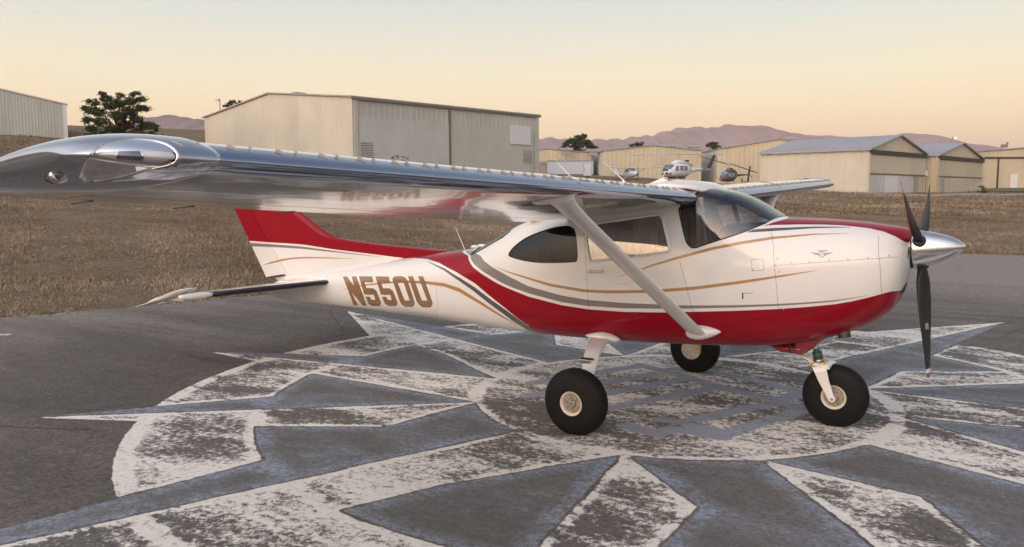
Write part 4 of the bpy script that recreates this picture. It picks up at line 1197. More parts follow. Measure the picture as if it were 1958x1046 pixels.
# --- wing tips with landing-light lens and position light
NTIP = 64
def tip_surface(sgn):
    na, nu = 40, 56; xx, yu, yl = AF
    V = np.zeros((na, nu, 3))
    for i in range(na):
        a = (1 - (1 - i / (na - 1)) ** 1.5) * math.pi / 2
        yo = 5.215 + .40 * math.sin(a)                     # spanwise reach
        sc = max(0.0, 1 - math.sin(a) ** 2.3) ** .46   # thickness
        le, te = wing_line(5.215); f = math.sin(a)
        le = le + np.array([-.30 * (1 - math.sqrt(max(0, 1 - f ** 2.4))), .012 * f]); te = te + np.array([-.06 * f, .05 * f])
        c = te - le; ch = np.linalg.norm(c); cd = c / ch; nd = np.array([-cd[1], cd[0]]); nd = nd if nd[1] > 0 else -nd
        hu = nu // 2
        us = np.concatenate([np.linspace(1, 0, hu) ** 1.7, (np.linspace(0, 1, nu - hu + 1)[1:]) ** 1.7])
        side = np.array([True] * hu + [False] * (nu - hu))
        c0 = wing_line(5.215)[1] - wing_line(5.215)[0]; ch0 = np.linalg.norm(c0)
        full = 1.0 + .13 * sstep(0, .12, f) + .55 * us * (1 - us) * sstep(0, .6, f)
        h = np.where(side, np.interp(us, xx, yu), np.interp(us, xx, yl)) * ch0
        mid = np.interp(us, xx, (yu + yl) / 2) * ch0
        h = mid + (h - mid) * full * sc
        for k in range(nu):
            p = le + cd * us[k] * ch + nd * h[k]
            V[i, k] = (p[0], sgn * yo, p[1])
    return V
TIPG = plain('silver_tip_paint', (.42, .445, .51), 0.12, .85, var=.04, coat=1.0, scale=5)
tip_trees = {}
for sgn in (-1, 1):
    V = tip_surface(sgn); na, nu = V.shape[:2]; idx = np.arange(na * nu).reshape(na, nu)
    Q = np.stack([idx[:-1, :-1], idx[1:, :-1], idx[1:, 1:], idx[:-1, 1:]], -1).reshape(-1, 4)
    if sgn < 0: Q = Q[:, ::-1]
    T = np.concatenate([Q[:, [0, 1, 2]], Q[:, [0, 2, 3]]]); Vf = V.reshape(-1, 3)
    tree = BVHTree.FromPolygons([tuple(v) for v in Vf], [tuple(int(i) for i in t) for t in T]); tip_trees[sgn] = tree
    if sgn < 0:
        # lens outline traced in the photograph onto the tip; the other tip gets the mirror image
        lens_px = smooth_poly([(157, 335), (160, 318), (172, 299), (192, 281), (225, 270), (262, 266), (300, 270), (325, 279), (338, 293), (337, 306), (325, 315), (290, 323), (240, 335), (200, 344), (172, 346)], 4)
        dd = Vf - CAM; zz = dd @ CF; uv = np.column_stack([PW / 2 + PF * (dd @ CR) / zz, PH / 2 - PF * (dd @ CU) / zz])
        fld = sdf_poly(uv, lens_px)
        ii = np.repeat(np.arange(na), nu); kk = np.tile(np.arange(nu), na)
        fld = np.where((kk < 4) | (kk > nu - 5), 50.0, fld)
    tip = Surf(Vf, T, dict(l=fld)); ls, tp = tip.split('l')
    to = tp.obj('wing_tip', TIPG, PLANE, solid=.003)
    ls.obj('landing_light_lens', LENS, to, off=.001)
    frame_ring(ls, 'lens_rim', to, ALU, .003)
    # light bay: the same outline set in 3 cm, with the round lamp in it
    u_ = np.unique(ls.T); mV = npmesh('tmp', ls.V, ls.T); nr = np.zeros(len(ls.V) * 3, np.float32); mV.vertices.foreach_get('normal', nr); nr = nr.reshape(-1, 3); bpy.data.meshes.remove(mV)
    outw = np.array([.4, sgn * .9, .15]); nr = nr * np.sign((nr @ outw))[:, None]
    if sgn < 0:
        dd = ls.V - CAM; zz = dd @ CF; uv = np.column_stack([PW / 2 + PF * (dd @ CR) / zz, PH / 2 - PF * (dd @ CU) / zz]); lampf = np.hypot(uv[:, 0] - 247, (uv[:, 1] - 303) * .8) - 27
        lamp_f0 = lampf
    bay = Surf(ls.V - nr * .016, ls.T, dict(q=lamp_f0))
    lamp_s, bay_s = bay.split('q')
    bay_s.obj('lamp_bay', plain('lamp_bay_grey', (.70, .68, .68), .5, .0, var=.10), to)
    lamp = lamp_s.obj('lamp', plain('lamp_reflector', (.22, .22, .26), .25, .4, var=.45, scale=30), to)
    frame_ring(lamp_s, 'lamp_ring', to, ALU, .003)
    # wing-tip position light
    h1_ = hit3(105, 338, tip_trees[-1])[0]; pc = Vector((h1_.x, sgn * abs(h1_.y), h1_.z))
    ax = Vector((-1, 0, -.14)).normalized(); Mx = Matrix.Translation(pc) @ ax.to_track_quat('X', 'Z').to_matrix().to_4x4() @ Matrix.Diagonal((1, 1, .85, 1))
    nl_ = MB().lathe([(-.068, .004), (-.06, .012), (-.03, .026), (.0, .032), (.03, .026), (.05, .012), (.055, .003)], 20, Mx).obj('position_light', LENS, to, smooth=True)
    MB().lathe([(-.01, .024), (-.005, .034), (-.035, .034), (-.038, .03)], 20, Mx).obj('light_ring', ALU, nl_, smooth=True)
    mb = MB(); 
    for k in range(4): mb.box(pc + Vector((.02 - .012 * k, sgn * .012, .004)), (.006, .02, .026))
    mb.obj('light_emitter', plain('amber_emitter', (.55, .42, .16), .3, .6), nl_)
# --- decals: flat lettering wrapped onto the skin
def decal(name, loops, m, parent, tree, off, maxlen=6.0, mapf=None, flip=None):
    """loops: outline loops in photo pixels (first outer, others holes); wrapped onto the surface under them"""
    L3 = [[Vector((u, v, 0)) for u, v in lp] for lp in loops]
    flat = [p for lp in L3 for p in lp]
    tris = tessellate_polygon(L3)
    bm = bmesh.new(); vs = [bm.verts.new(p) for p in flat]
    for t in tris:
        try: bm.faces.new([vs[i] for i in t])
        except ValueError: pass
    for _ in range(4):
        es = [e for e in bm.edges if e.calc_length() > maxlen]
        if not es: break
        bmesh.ops.subdivide_edges(bm, edges=es, cuts=1); bmesh.ops.triangulate(bm, faces=bm.faces)
    bad = []
    for v in bm.verts:
        h, n = hit3(v.co.x, v.co.y, tree)
        if h is None: bad.append(v); continue
        if n.dot(Vector(CAM) - h) < 0: n = -n
        p = h + n * off
        if flip is not None:
            q, n2, _, _ = tree.ray_cast(Vector((2 * flip - h.x, 3, h.z)), Vector((0, -1, 0)))
            if q is None: bad.append(v); continue
            p = q + Vector((0, off, 0))
        v.co = p
    bmesh.ops.delete(bm, geom=bad, context='VERTS')
    bmesh.ops.recalc_face_normals(bm, faces=bm.faces)
    me = bpy.data.meshes.new(name); bm.to_mesh(me); bm.free(); me.shade_smooth()
    return link(name, me, m, parent)

def inset(loop, d):
    P = [np.array(p, float) for p in loop]; n = len(P)
    ar = sum(P[i][0] * P[(i + 1) % n][1] - P[(i + 1) % n][0] * P[i][1] for i in range(n)); s = 1 if ar > 0 else -1
    out = []
    for i in range(n):
        a = P[i] - P[i - 1]; b_ = P[(i + 1) % n] - P[i]; a /= np.linalg.norm(a); b_ /= np.linalg.norm(b_)
        n1 = np.array([-a[1], a[0]]) * s; n2 = np.array([-b_[1], b_[0]]) * s; k = n1 + n2; k = k / max(1e-6, k @ n1) if k @ n1 > .35 else k
        out.append(tuple(P[i] + k * d))
    return out
five = [(412, 165), (638, 165), (658, 265), (505, 262), (543, 366), (650, 366), (708, 405), (786, 600), (786, 632), (762, 666), (640, 666), (575, 628), (525, 510), (592, 510), (628, 566), (695, 566), (666, 472), (580, 478), (505, 470)]
LET = [[[(140, 170), (212, 170), (330, 330), (293, 168), (368, 165), (545, 660), (480, 660), (292, 440), (392, 652), (325, 655)]],
       [five], [[(u + 281, v + 2) for u, v in five]],
       [[(983, 215), (1008, 172), (1060, 163), (1160, 163), (1215, 200), (1248, 258), (1362, 610), (1360, 645), (1325, 682), (1200, 682), (1140, 642), (1108, 585)], [(1075, 280), (1095, 258), (1150, 258), (1182, 290), (1278, 572), (1205, 577), (1178, 545)]],
       [[(1250, 163), (1330, 163), (1478, 560), (1500, 577), (1580, 577), (1422, 163), (1505, 163), (1664, 605), (1662, 645), (1635, 690), (1500, 690), (1440, 652), (1393, 580)]]]
GOLDL = plain('gold_lettering', (0.26, 0.135, 0.06), 0.35, var=.12, coat=1.0, scale=6)
OUTL = plain('lettering_outline', (0.075, 0.03, 0.02), 0.4, coat=1.0)
lx = np.mean([sxz(700, 560)[0], sxz(780, 560)[0]])
for ch_, lp in zip('N550U', LET):
    cv = [[(640 + u / 8.9, 510 + v / 8.9) for u, v in l] for l in lp]
    for fl in (None, lx):
        par = decal('registration_letter', cv, OUTL, skin, fbvh, .0016, 4.0, flip=fl)
        ins_ = [inset(cv[0], 0.62)] + [inset(h, -0.62) for h in cv[1:]]
        decal('letter_face', ins_, GOLDL, par, fbvh, .0024, 4.0, flip=fl)

def text_loops(body, shear=0.0):
    """built-in font outlines as flat triangles -> returned mesh in unit text space"""
    cu = bpy.data.curves.new('t', 'FONT'); cu.body = body; cu.resolution_u = 3; cu.shear = shear; cu.fill_mode = 'FRONT'
    ob = bpy.data.objects.new('t', cu); COL.objects.link(ob)
    dg = bpy.context.evaluated_depsgraph_get()
    me = bpy.data.meshes.new_from_object(ob.evaluated_get(dg)); bpy.data.objects.remove(ob); bpy.data.curves.remove(cu)
    return me
def text_decal(name, body, o_, du, dv, m, parent, tree, off, shear=0.0):
    """text with origin pixel o_, du = pixel vector per text width, dv = pixel vector per em height"""
    me = text_loops(body, shear); xsz = max(v.co.x for v in me.vertices) or 1
    bm = bmesh.new(); bm.from_mesh(me); bpy.data.meshes.remove(me); bad = []
    for v in bm.verts:
        a, b_ = v.co.x / xsz, v.co.y
        h, n = hit3(o_[0] + du[0] * a + dv[0] * b_, o_[1] + du[1] * a + dv[1] * b_, tree)
        if h is None: bad.append(v); continue
        if n.dot(Vector(CAM) - h) < 0: n = -n
        v.co = h + n * off
    bmesh.ops.delete(bm, geom=bad, context='VERTS')
    me = bpy.data.meshes.new(name); bm.to_mesh(me); bm.free()
    return link(name, me, m, parent)
FADR = plain('faded_red_script', (.30, .08, .10), .4, .2, coat=1.0)
tipR = [o for o in PLANE.children if o.name.startswith('wing_tip')][0]
text_decal('script_lettering', 'Sportsman', (-2, 358), (80, -14), (3, -27), FADR, tipR, tip_trees[-1], .003, .35)
decal('script_flourish', [[(24, 335), (60, 326), (90, 318), (86, 324), (60, 329), (24, 338)]], FADR, tipR, tip_trees[-1], .003, 4)

# winged emblem on the cowling
EMG = plain('emblem_grey', (.20, .18, .18), .4, coat=1.0)
ec = (1571.3, 486.6)
ringp = [(ec[0] + 6.0 * math.cos(t), ec[1] + 6.0 * math.sin(t)) for t in np.linspace(0, 2 * math.pi, 24, endpoint=False)]
ringi = [(ec[0] + 4.6 * math.cos(t), ec[1] + 4.6 * math.sin(t)) for t in np.linspace(0, 2 * math.pi, 24, endpoint=False)]
em = decal('winged_emblem', [ringp, ringi], EMG, cowling, fbvh, .0018, 3)
for s in (-1, 1):
    for k in range(3):
        y0 = -2.2 + 1.9 * k; ln = 22 - 5.2 * k
        decal('emblem_feather', [[(ec[0] + s * 6.2, ec[1] + y0), (ec[0] + s * ln, ec[1] + y0 - 2.0 + .4 * k), (ec[0] + s * (ln - 4), ec[1] + y0 - .1), (ec[0] + s * 6.2, ec[1] + y0 + 1.4)]], EMG, em, fbvh, .0018, 4)
text_decal('emblem_number', '550', (ec[0] - 3.6, ec[1] + 1.7), (7.2, 0), (0, -4.8), EMG, em, fbvh, .0022)
decal('emblem_caption', [[(1563, 479.2), (1582, 478.8), (1582, 480.2), (1563, 480.6)]], EMG, em, fbvh, .0018, 4)
# cowl fasteners, vents, handle, placards
for u, v in [(1486.5, 494.5), (1513, 502), (1548, 500.2), (1585, 497.6), (1621, 495.2), (1659, 493), (1700, 488.8), (1490, 519.5), (1498, 591)]:
    h, n = hit3(u, v); Mx = Matrix.Translation(h) @ n.to_track_quat('X', 'Z').to_matrix().to_4x4()
    MB().lathe([(-.002, .008), (.0015, .008), (.003, .005)], 10, Mx).obj('fastener', STL, cowling)
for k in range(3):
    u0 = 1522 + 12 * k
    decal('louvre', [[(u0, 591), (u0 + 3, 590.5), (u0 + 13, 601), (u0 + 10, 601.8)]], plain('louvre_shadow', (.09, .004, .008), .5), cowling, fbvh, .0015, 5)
decal('vent_opening', [[(1419, 560), (1421.5, 560), (1421.5, 571.5), (1419, 572.5)]], BLK, skin, fbvh, .0015, 5)
decal('vent_edge', [[(1421.5, 559.8), (1440, 560.5), (1440, 561.4), (1421.5, 561)]], EMG, skin, fbvh, .0015, 5)
h, n = hit3(1139.5, 519.5)
hd = MB().box((0, 0, 0), (.16, .012, .028), M=Matrix.Translation(h + n * .006) @ Matrix.Rotation(math.radians(-3), 4, 'Y')).obj('door_handle', STL, doors[0], bevel=.005)
MB().box((0, 0, 0), (.12, .01, .008), M=Matrix.Translation(h + n * .016 + Vector((.0, 0, .004)))).obj('handle_grip', ALU, hd)
h, n = hit3(1205, 488.5); MB().box((0, 0, 0), (.075, .02, .02), M=Matrix.Translation(h + n * .004)).obj('window_latch', STL, doors[0], bevel=.004)

# --- fin, rudder, tailplane, elevator
fin_le = pchip([.55, .9, 1.20, 1.34, 1.376, 1.404, 1.442, 1.513, 1.625, 1.74, 2.40, 2.46], [-5.2, -4.6, -3.95, -3.80, -4.52, -5.0, -5.43, -5.65, -5.87, -6.08, -6.93, -7.06])
def hinge_x(z): return -6.359 - (z - 1.016) * .842
def rte_x(z): return -6.766 - (z - .887) * .658
FINP = dict(red=[[sx for sx in [tuple(at(u, v, y=0)[[0, 2]]) for u, v in [(440, 459), (477.5, 460.6), (530, 463.5), (585, 467), (646, 476.5), (720, 485.5), (775, 492.6), (820, 497)]]] + [(-3.2, 1.3), (-3.2, 3), (-9, 3), (-9, 1.35)]],
            )
fxz = lambda L_: [tuple(at(u, v, y=0)[[0, 2]]) for u, v in L_]
fin_grey = stripe_px([(468, 463.4, 470.0), (484, 464.6, 471.3), (530, 466.8, 472.2), (585, 471, 475.4), (646, 479.4, 482), (690, 485, 486.6), (738, 491.2, 491.4)], fxz)
fin_gold = stripe_px([(503, 507.2, 507.4), (522, 500.5, 503.8), (543.5, 495.3, 499), (565, 492, 495), (592, 490.6, 493.4), (640, 491.8, 493.7), (690, 494.3, 494.5)], lambda L_: [tuple(at(u, v, y=0)[[0, 2]]) for u, v in L_])
def fin_attrs(V):
    q = V[:, [0, 2]]
    o = {k: (np.min([sdf_poly(q, p) for p in ps], 0) if ps else np.ones(len(V))) for k, ps in FINP.items()}; o['grey'] = np.ones(len(V))
    o['gold_d'], o['gold_w'] = stripe_field(q, [fin_gold])
    o['gtail_d'], o['gtail_w'] = stripe_field(q, [fin_grey])
    for k in ('dark', 'seam'): o[k + '_d'] = np.ones(len(V)); o[k + '_w'] = -np.ones(len(V))
    return o
def fin_mesh(name, x0f, x1f, z0, z1, tmax, le_round, nz=90, nx=60):
    V = np.zeros((2, nz, nx, 3)); zs = np.linspace(z0, z1, nz)
    for i, z in enumerate(zs):
        a, b_ = float(x0f(z)), float(x1f(z)); u = np.linspace(0, 1, nx) ** (1.6 if le_round else 1)
        ch = abs(b_ - a); t = tmax * np.interp(z, [z0, z1], [1, .7])
        prof = (t * np.sqrt(np.clip(u * 9, 0, 1)) if le_round else t * .9 * (1 - u) + .004)
        if z > z1 - .06: prof = prof * math.sqrt(max(0.02, 1 - ((z - z1 + .06) / .06) ** 2))
        for s in (0, 1):
            V[s, i, :, 0] = a + (b_ - a) * u; V[s, i, :, 1] = (1 if s else -1) * prof; V[s, i, :, 2] = z
    idx = np.arange(2 * nz * nx).reshape(2, nz, nx); Q = []
    for s in (0, 1):
        q = np.stack([idx[s, :-1, :-1], idx[s, :-1, 1:], idx[s, 1:, 1:], idx[s, 1:, :-1]], -1).reshape(-1, 4); Q.append(q if s == 0 else q[:, ::-1])
    for e in (0, nx - 1):
        q = np.stack([idx[0, :-1, e], idx[0, 1:, e], idx[1, 1:, e], idx[1, :-1, e]], -1); Q.append(q if e == 0 else q[:, ::-1])
    Q.append(np.stack([idx[0, -1, :-1], idx[0, -1, 1:], idx[1, -1, 1:], idx[1, -1, :-1]], -1))
    Vf = V.reshape(-1, 3); me = npmesh(name, Vf, np.concatenate(Q), fin_attrs(Vf)); me.shade_smooth(); me.set_sharp_from_angle(angle=math.radians(50))
    return link(name, me, LIV, PLANE)
fin = fin_mesh('fin', fin_le, lambda z: hinge_x(z) + .012, .80, 2.46, .062, True)
rud = fin_mesh('rudder', hinge_x, rte_x, .895, 2.46, .058, False, 70, 24)
MB().box((-6.42, 0, .945), (.5, .10, .02), M=Matrix.Translation((-6.45, 0, .935)) @ Matrix.Rotation(math.radians(-9), 4, 'Y')).obj('rudder_gap_seal', BLK, rud)
mb = MB(); mb.tube([(-6.93, 0, 2.45), (-6.95, 0, 2.52)], [.035, .03], 12); mb.tube([(-6.95, 0, 2.52), (-6.955, 0, 2.575)], [.03, .012], 12); mb.obj('beacon', plain('beacon_red', (.5, .02, .02), .2), fin)

def tail_sec(y, xa, xb, za, zb, th, n=14):
    """a flat aerofoil ring at spanwise y from (xa,za) to (xb,zb)"""
    out = []
    for up in (1, -1):
        us = np.linspace(1, 0, n) if up == 1 else np.linspace(0, 1, n)[1:-1]
        for u in us ** 1.6:
            h = th * (2.6 * math.sqrt(max(u, 0)) * (1 - u) ** .8) * up if th > 0 else 0
            out.append(Vector((xa + (xb - xa) * u, y, za + (zb - za) * u + h)))
    return out
def stab_le(y): y = abs(y); return np.interp(y, [0, 1.78], [-5.40, -6.03]), np.interp(y, [0, 1.78], [.925, .868])
def stab_hinge(y): return -6.36 - .03 * abs(y), .83 - .005 * abs(y)
for s in (-1, 1):
    rings = []
    for y in np.linspace(.02, 1.70, 12):
        xa, za = stab_le(y); xb, zb = stab_hinge(y); rings.append(tail_sec(s * y, xa, xb - .10, za, zb - .01, np.interp(y, [0, 1.7], [.042, .03])))
    sb = MB().loft(rings).obj('tailplane', WHT, PLANE, auto=50)
    # black de-icing boot round the leading edge
    rings = []
    for y in np.linspace(.13, 1.47, 14):
        xa, za = stab_le(y); xb, zb = stab_hinge(y); r_ = tail_sec(s * y, xa + .006, xb - .10, za, zb - .01, np.interp(y, [0, 1.7], [.047, .035]), 40)
        k = [i for i, p in enumerate(r_) if p.x > xa - .085]; rings.append([r_[i] for i in k])
    m_ = min(len(r) for r in rings); rings = [[r[int(round(i * (len(r) - 1) / (m_ - 1)))] for i in range(m_)] for r in rings]
    MB().loft(rings, cap=True).obj('deicing_boot', BOOT, sb, smooth=True)
    # white tip cap
    pts = []; rad = []
    for y in np.linspace(1.46, 1.80, 8):
        xa, za = stab_le(y); pts.append((xa - .02, s * y, za)); rad.append(.032 * math.sin(math.radians(25 + 130 * (y - 1.46) / .34)) + .008)
    MB().tube(pts, rad, 14).obj('tip_cap', WHT, sb, smooth=True)
    # elevator, trailing edge drooped, with balance horn
    rings = []
    for y in np.linspace(.06, 1.71, 10):
        xb, zb = stab_hinge(y); rings.append(tail_sec(s * y, xb - .075, -6.80, zb + .012, .735, .020))
    el = MB().loft(rings).obj('elevator', WHT, PLANE, auto=50)
    rings = [tail_sec(s * y, xa, -6.76, za, .728, t) for y, xa, za, t in ((1.62, -5.98, .962, .02), (1.72, -5.97, .962, .026), (1.775, -6.0, .955, .024), (1.80, -6.1, .94, .008))]
    MB().loft(rings).obj('balance_horn', WHT, el, auto=50)
    for y in (1.45, 1.74): MB().tube([(-6.79, s * y, .738), (-6.93, s * (y + .01), .700)], .003, 5).obj('static_wick', WHT, el)
# tailplane-to-fin fillet on the tail cone
MB().tube([(-5.62, 0, .955), (-5.9, 0, .945), (-6.25, 0, .915), (-6.52, 0, .89)], [.08, .125, .12, .06], 16, ell=.42).obj('tail_fairing', WHT, PLANE, smooth=True)

# --- wing struts
def strut_ring(c, chord, th, tilt=0.0):
    out = []
    for k in range(20):
        t = 2 * math.pi * k / 20; x = math.cos(t); out.append(Vector(c) + Vector((x * chord / 2 * (1 if x > 0 else 1.25), 0, 0)) + Vector((0, -.77 * math.sin(t) * th / 2 * (1 if c[1] < 0 else -1), .63 * -math.sin(t) * th / 2 * 1.0)))
    return out
for s in (-1, 1):
    B = np.array([-.715, s * .575, .795]); T_ = np.array([-.975, s * 2.53, 1.965]); rings = []
    for t, cm, tm in ((-.02, 1, 1), (.0, 1, 1), (.3, 1, 1), (.6, 1, 1), (.86, 1, 1), (.93, 1.12, 1.2), (.97, 1.4, 1.7), (1.0, 1.9, 2.4)):
        rings.append(strut_ring(B + (T_ - B) * t, .142 * cm, .056 * tm))
    stt = MB().loft(rings).obj('wing_strut', WHT, PLANE, smooth=True)
    # lower cuff: a half-teardrop fairing on the fuselage side
    rings = []
    for t in np.linspace(0, 1, 14):
        x = -.845 + .315 * t; r = .066 * math.sin(math.pi * (t ** .72)) ** .75 + .002; zc = .775 + .028 * t
        rings.append([Vector((x, s * (.50 + (1.28 * r) * math.cos(a)), zc + r * math.sin(a))) for a in np.linspace(-math.pi * .62, math.pi * .62, 18)])
    MB().loft(rings, cap=True).obj('strut_fairing', WHT, PLANE, smooth=True)
    rings = []
    for t in np.linspace(0, 1, 12):
        x = -1.13 + .30 * t; r = .058 * math.sin(math.pi * t ** .8) + .004; le, te = wing_line(2.56); zl = wing_pt(2.56, min(.9, max(.01, (-.815 - x) / 1.58)), False)[0][2]
        rings.append([Vector((x, s * (2.56 + 1.15 * r * math.cos(a)), zl + .008 - .42 * r * max(0, math.sin(a)) - .012 * (math.sin(a) > 0))) for a in np.linspace(0, math.pi, 12)])
    MB().loft(rings, cap=True).obj('strut_top_fairing', WHT, stt, smooth=True)

# --- undercarriage
def tyre_wheel(name, c, R_, w, rimr, outer):
    """outer = -1/+1: side on which the open rim face points (0 = both)"""
    r = []
    root_parent = PLANE
    prof = []; hs = w / 2
    def prad(x): return rimr + (R_ - rimr) * max(0.0, 1 - (abs(x) / hs) ** 2.9) ** (1 / 2.1)
    xs_ = sorted(set([round(math.sin(q) * hs * .9995, 5) for q in np.linspace(-math.pi / 2, math.pi / 2, 47)] + [round(g * hs + d_, 5) for g in (-.52, -.26, 0, .26, .52) for d_ in (-.0042, -.0030, .0030, .0042)]))
    for x in xs_:
        r_ = prad(x)
        if any(abs(x - g * hs) < .0035 for g in (-.52, -.26, 0, .26, .52)): r_ -= .0075
        elif abs(x) > hs * .93 and r_ < R_ * .86: r_ += .002
        prof.append((x, r_))
    prof = [(-hs * .78, rimr * .97)] + prof + [(hs * .78, rimr * .97)]
    Mx = Matrix.Translation(c) @ Matrix.Rotation(math.pi / 2, 4, 'Z')
    wh_ = empty(name, c, parent=None) if False else None
    ty = MB().lathe(prof, 72, Mx)
    q = w / 2; half = [(.55, .72), (.62, .80), (.80, .86), (.84, .90), (.90, 1.0), (.86, 1.05), (.70, 1.02)]
    hub = MB().lathe([(-q * a, rimr * b_) for a, b_ in half[::1]][::-1][:0] + [(-q * a, rimr * b_) for a, b_ in half] + [(q * a, rimr * b_) for a, b_ in half[::-1]], 48, Mx)
    hub.f = [f for f in hub.f if len(f) == 4]      # open ends
    bar = MB()
    return ty, hub, Mx
def make_wheel(name, c, R_, w, rimr, faces, disc=False):
    ty, hub, Mx = tyre_wheel(name, c, R_, w, rimr, 0)
    wheel = hub.obj(name, RIMW, PLANE, auto=40)
    ty.f = [f for f in ty.f if len(f) == 4]               # open towards the hub
    ty.v = [(x, y, max(z, .007)) for x, y, z in ty.v]     # flattened where it carries the weight
    ty.obj('tyre', RUB, wheel, auto=35)
    for s in faces:
        q = w / 2
        MB().lathe([(s * q * .66, rimr * .82), (s * q * .72, rimr * .78), (s * q * .74, rimr * .40), (s * q * .68, rimr * .34)], 40, Mx).obj('hub_dish', BRN, wheel, auto=40)
        for k in range(6):
            a = k * math.pi / 3 + .3; T3 = Mx @ Matrix.Translation((0, rimr * .57 * math.cos(a), rimr * .57 * math.sin(a)))
            MB().lathe([(s * q * .70, .011), (s * q * .84, .011), (s * q * .88, .007)], 8, T3).obj('bolt', STL, wheel)
        cap = MB().lathe([(s * q * .5, rimr * .36), (s * q * .84, rimr * .36), (s * q * .90, rimr * .30), (s * q * .90, rimr * .17), (s * q * .82, rimr * .15)], 28, Mx).obj('hub_cap', STL, wheel, auto=40)
        MB().lathe([(s * q * .7, rimr * .14), (s * q * .95, rimr * .12), (s * q * .98, .004)], 12, Mx).obj('axle_nut', BRN, cap, auto=40)
    return wheel, Mx
mwR, _ = make_wheel('main_wheel', (-1.440, -1.375, .272), .278, .205, .098, (-1,))
mwL, MxL = make_wheel('main_wheel', (-1.440, 1.375, .272), .278, .205, .098, (-1, 1))
nwh, _ = make_wheel('nose_wheel', (.302, 0, .262), .268, .180, .100, (-1, 1))
# brake disc and caliper seen on the inner face of the left wheel, the same on the right
for s, wl_ in ((1, mwL), (-1, mwR)):
    T3 = Matrix.Translation((-1.44, s * 1.255, .272)) @ Matrix.Rotation(math.pi / 2, 4, 'Z')
    MB().lathe([(-.006, .06), (-.006, .108), (.006, .108), (.006, .06)], 40, T3).obj('brake_disc', STL, wl_, auto=40)
    mb = MB()
    for k in range(7):
        a = math.radians(-20 + k * 17); mb.box((-1.44 + .088 * math.cos(a), s * 1.238, .272 + .088 * math.sin(a)), (.02, .02, .02))
    mb.obj('disc_bolts', GOLDF, wl_)
    MB().box((-1.36, s * 1.245, .30), (.07, .06, .13)).obj('brake_caliper', plain('caliper_gold', (.62, .52, .36), .4, .6), wl_, bevel=.01)
for s in (-1, 1):
    path = [(-1.665, .40, .66, .20, .030), (-1.655, .52, .645, .195, .030), (-1.60, .70, .625, .175, .029), (-1.52, .95, .570, .150, .028), (-1.455, 1.13, .490, .128, .027), (-1.435, 1.215, .40, .112, .027), (-1.435, 1.245, .27, .10, .03)]
    rings = []
    for i, (x, y, z, ch, th) in enumerate(path):
        p0_ = path[max(i - 1, 0)]; p1_ = path[min(i + 1, len(path) - 1)]; t = Vector((0, p1_[1] - p0_[1], p1_[2] - p0_[2])).normalized(); nn = Vector((0, -t.z, t.y))
        ring = []
        for k in range(20):
            a = 2 * math.pi * k / 20; v = Vector((math.copysign(abs(math.cos(a)) ** .7, math.cos(a)) * ch / 2, 0, 0)) + nn * math.copysign(abs(math.sin(a)) ** .7, math.sin(a)) * th / 2
            q = Vector((x, y, z)) + v; ring.append(Vector((q.x, s * q.y, q.z)))
        rings.append(ring)
    leg = MB().loft(rings).obj('gear_leg', WHT, PLANE, auto=50)
    MB().tube([(-1.44, s * 1.24, .272), (-1.44, s * 1.40, .272)], .028, 14).obj('axle', STL, leg)
    MB().box((0, 0, 0), (.115, .022, .008), M=Matrix.Translation((-1.515, s * 1.040, .562)) @ Matrix.Rotation(s * math.radians(-18), 4, 'X')).obj('step_slot', BLK, leg)
    MB().box((0, 0, 0), (.075, .026, .010), M=Matrix.Translation((-1.505, s * 1.072, .536)) @ Matrix.Rotation(s * math.radians(-25), 4, 'X')).obj('step_bracket', STL, leg)
    rings = []
    for t in np.linspace(0, 1, 14):
        x = -1.83 + .36 * t; r = .062 * math.sin(math.pi * t ** 1.15) ** .8 + .004
        rings.append([Vector((x, s * (.475 + 1.15 * r * math.cos(a)), .652 + .8 * r * math.sin(a) - .01 * t)) for a in np.linspace(-math.pi * .5, math.pi * .75, 16)])
    MB().loft(rings, cap=True).obj('gear_fairing', WHT, PLANE, smooth=True)

# nose leg: oleo, collar, fork, torque links, drag link
ng = MB(); ng.tube([(.100, 0, .78), (.142, 0, .615)], .028, 18); ng = ng.obj('nose_oleo', plain('chrome_oleo', (.75, .74, .72), .15, 1.0, var=.05), PLANE, smooth=True)
MB().tube([(.140, 0, .624), (.156, 0, .560)], .040, 20).obj('oleo_collar', GRN, ng, smooth=True)
MB().tube([(.155, 0, .563), (.162, 0, .535)], .046, 20).obj('collar_ring', STL, ng, smooth=True)
cr_ = MB().box((0, 0, 0), (.115, .20, .040), M=Matrix.Translation((.168, 0, .522)) @ Matrix.Rotation(math.radians(-14), 4, 'Y')).obj('fork_crown', GOLDF, ng, bevel=.008)
for s in (-1, 1):
    path = [(.190, .120, .525, .120), (.205, .132, .48, .100), (.235, .135, .40, .082), (.275, .132, .31, .062), (.300, .130, .25, .052)]
    rings = []
    for x, y, z, w in path:
        rings.append([Vector((x + a * w / 2 * .96, s * y + b_ * .009, z + a * w / 2 * .28)) for a, b_ in ((-1, -1), (1, -1), (1, 1), (-1, 1))])
    fk = MB().loft(rings).obj('fork_arm', WHT, ng, bevel=.004)
    T3 = Matrix.Translation((.302, s * .13, .262)) @ Matrix.Rotation(math.pi / 2, 4, 'Z')
    MB().lathe([(-.016, .028), (.016, .028)], 18, T3).obj('axle_boss', WHT, fk, auto=40)
    MB().lathe([(-.024, .013), (.024, .013)], 10, T3).obj('axle_bolt', STL, fk)
MB().prism([(.13, -.13, .525), (.27, -.13, .50), (.275, -.13, .53), (.15, -.13, .55)], (0, .26, 0)).obj('fork_bridge', WHT, ng, bevel=.006)
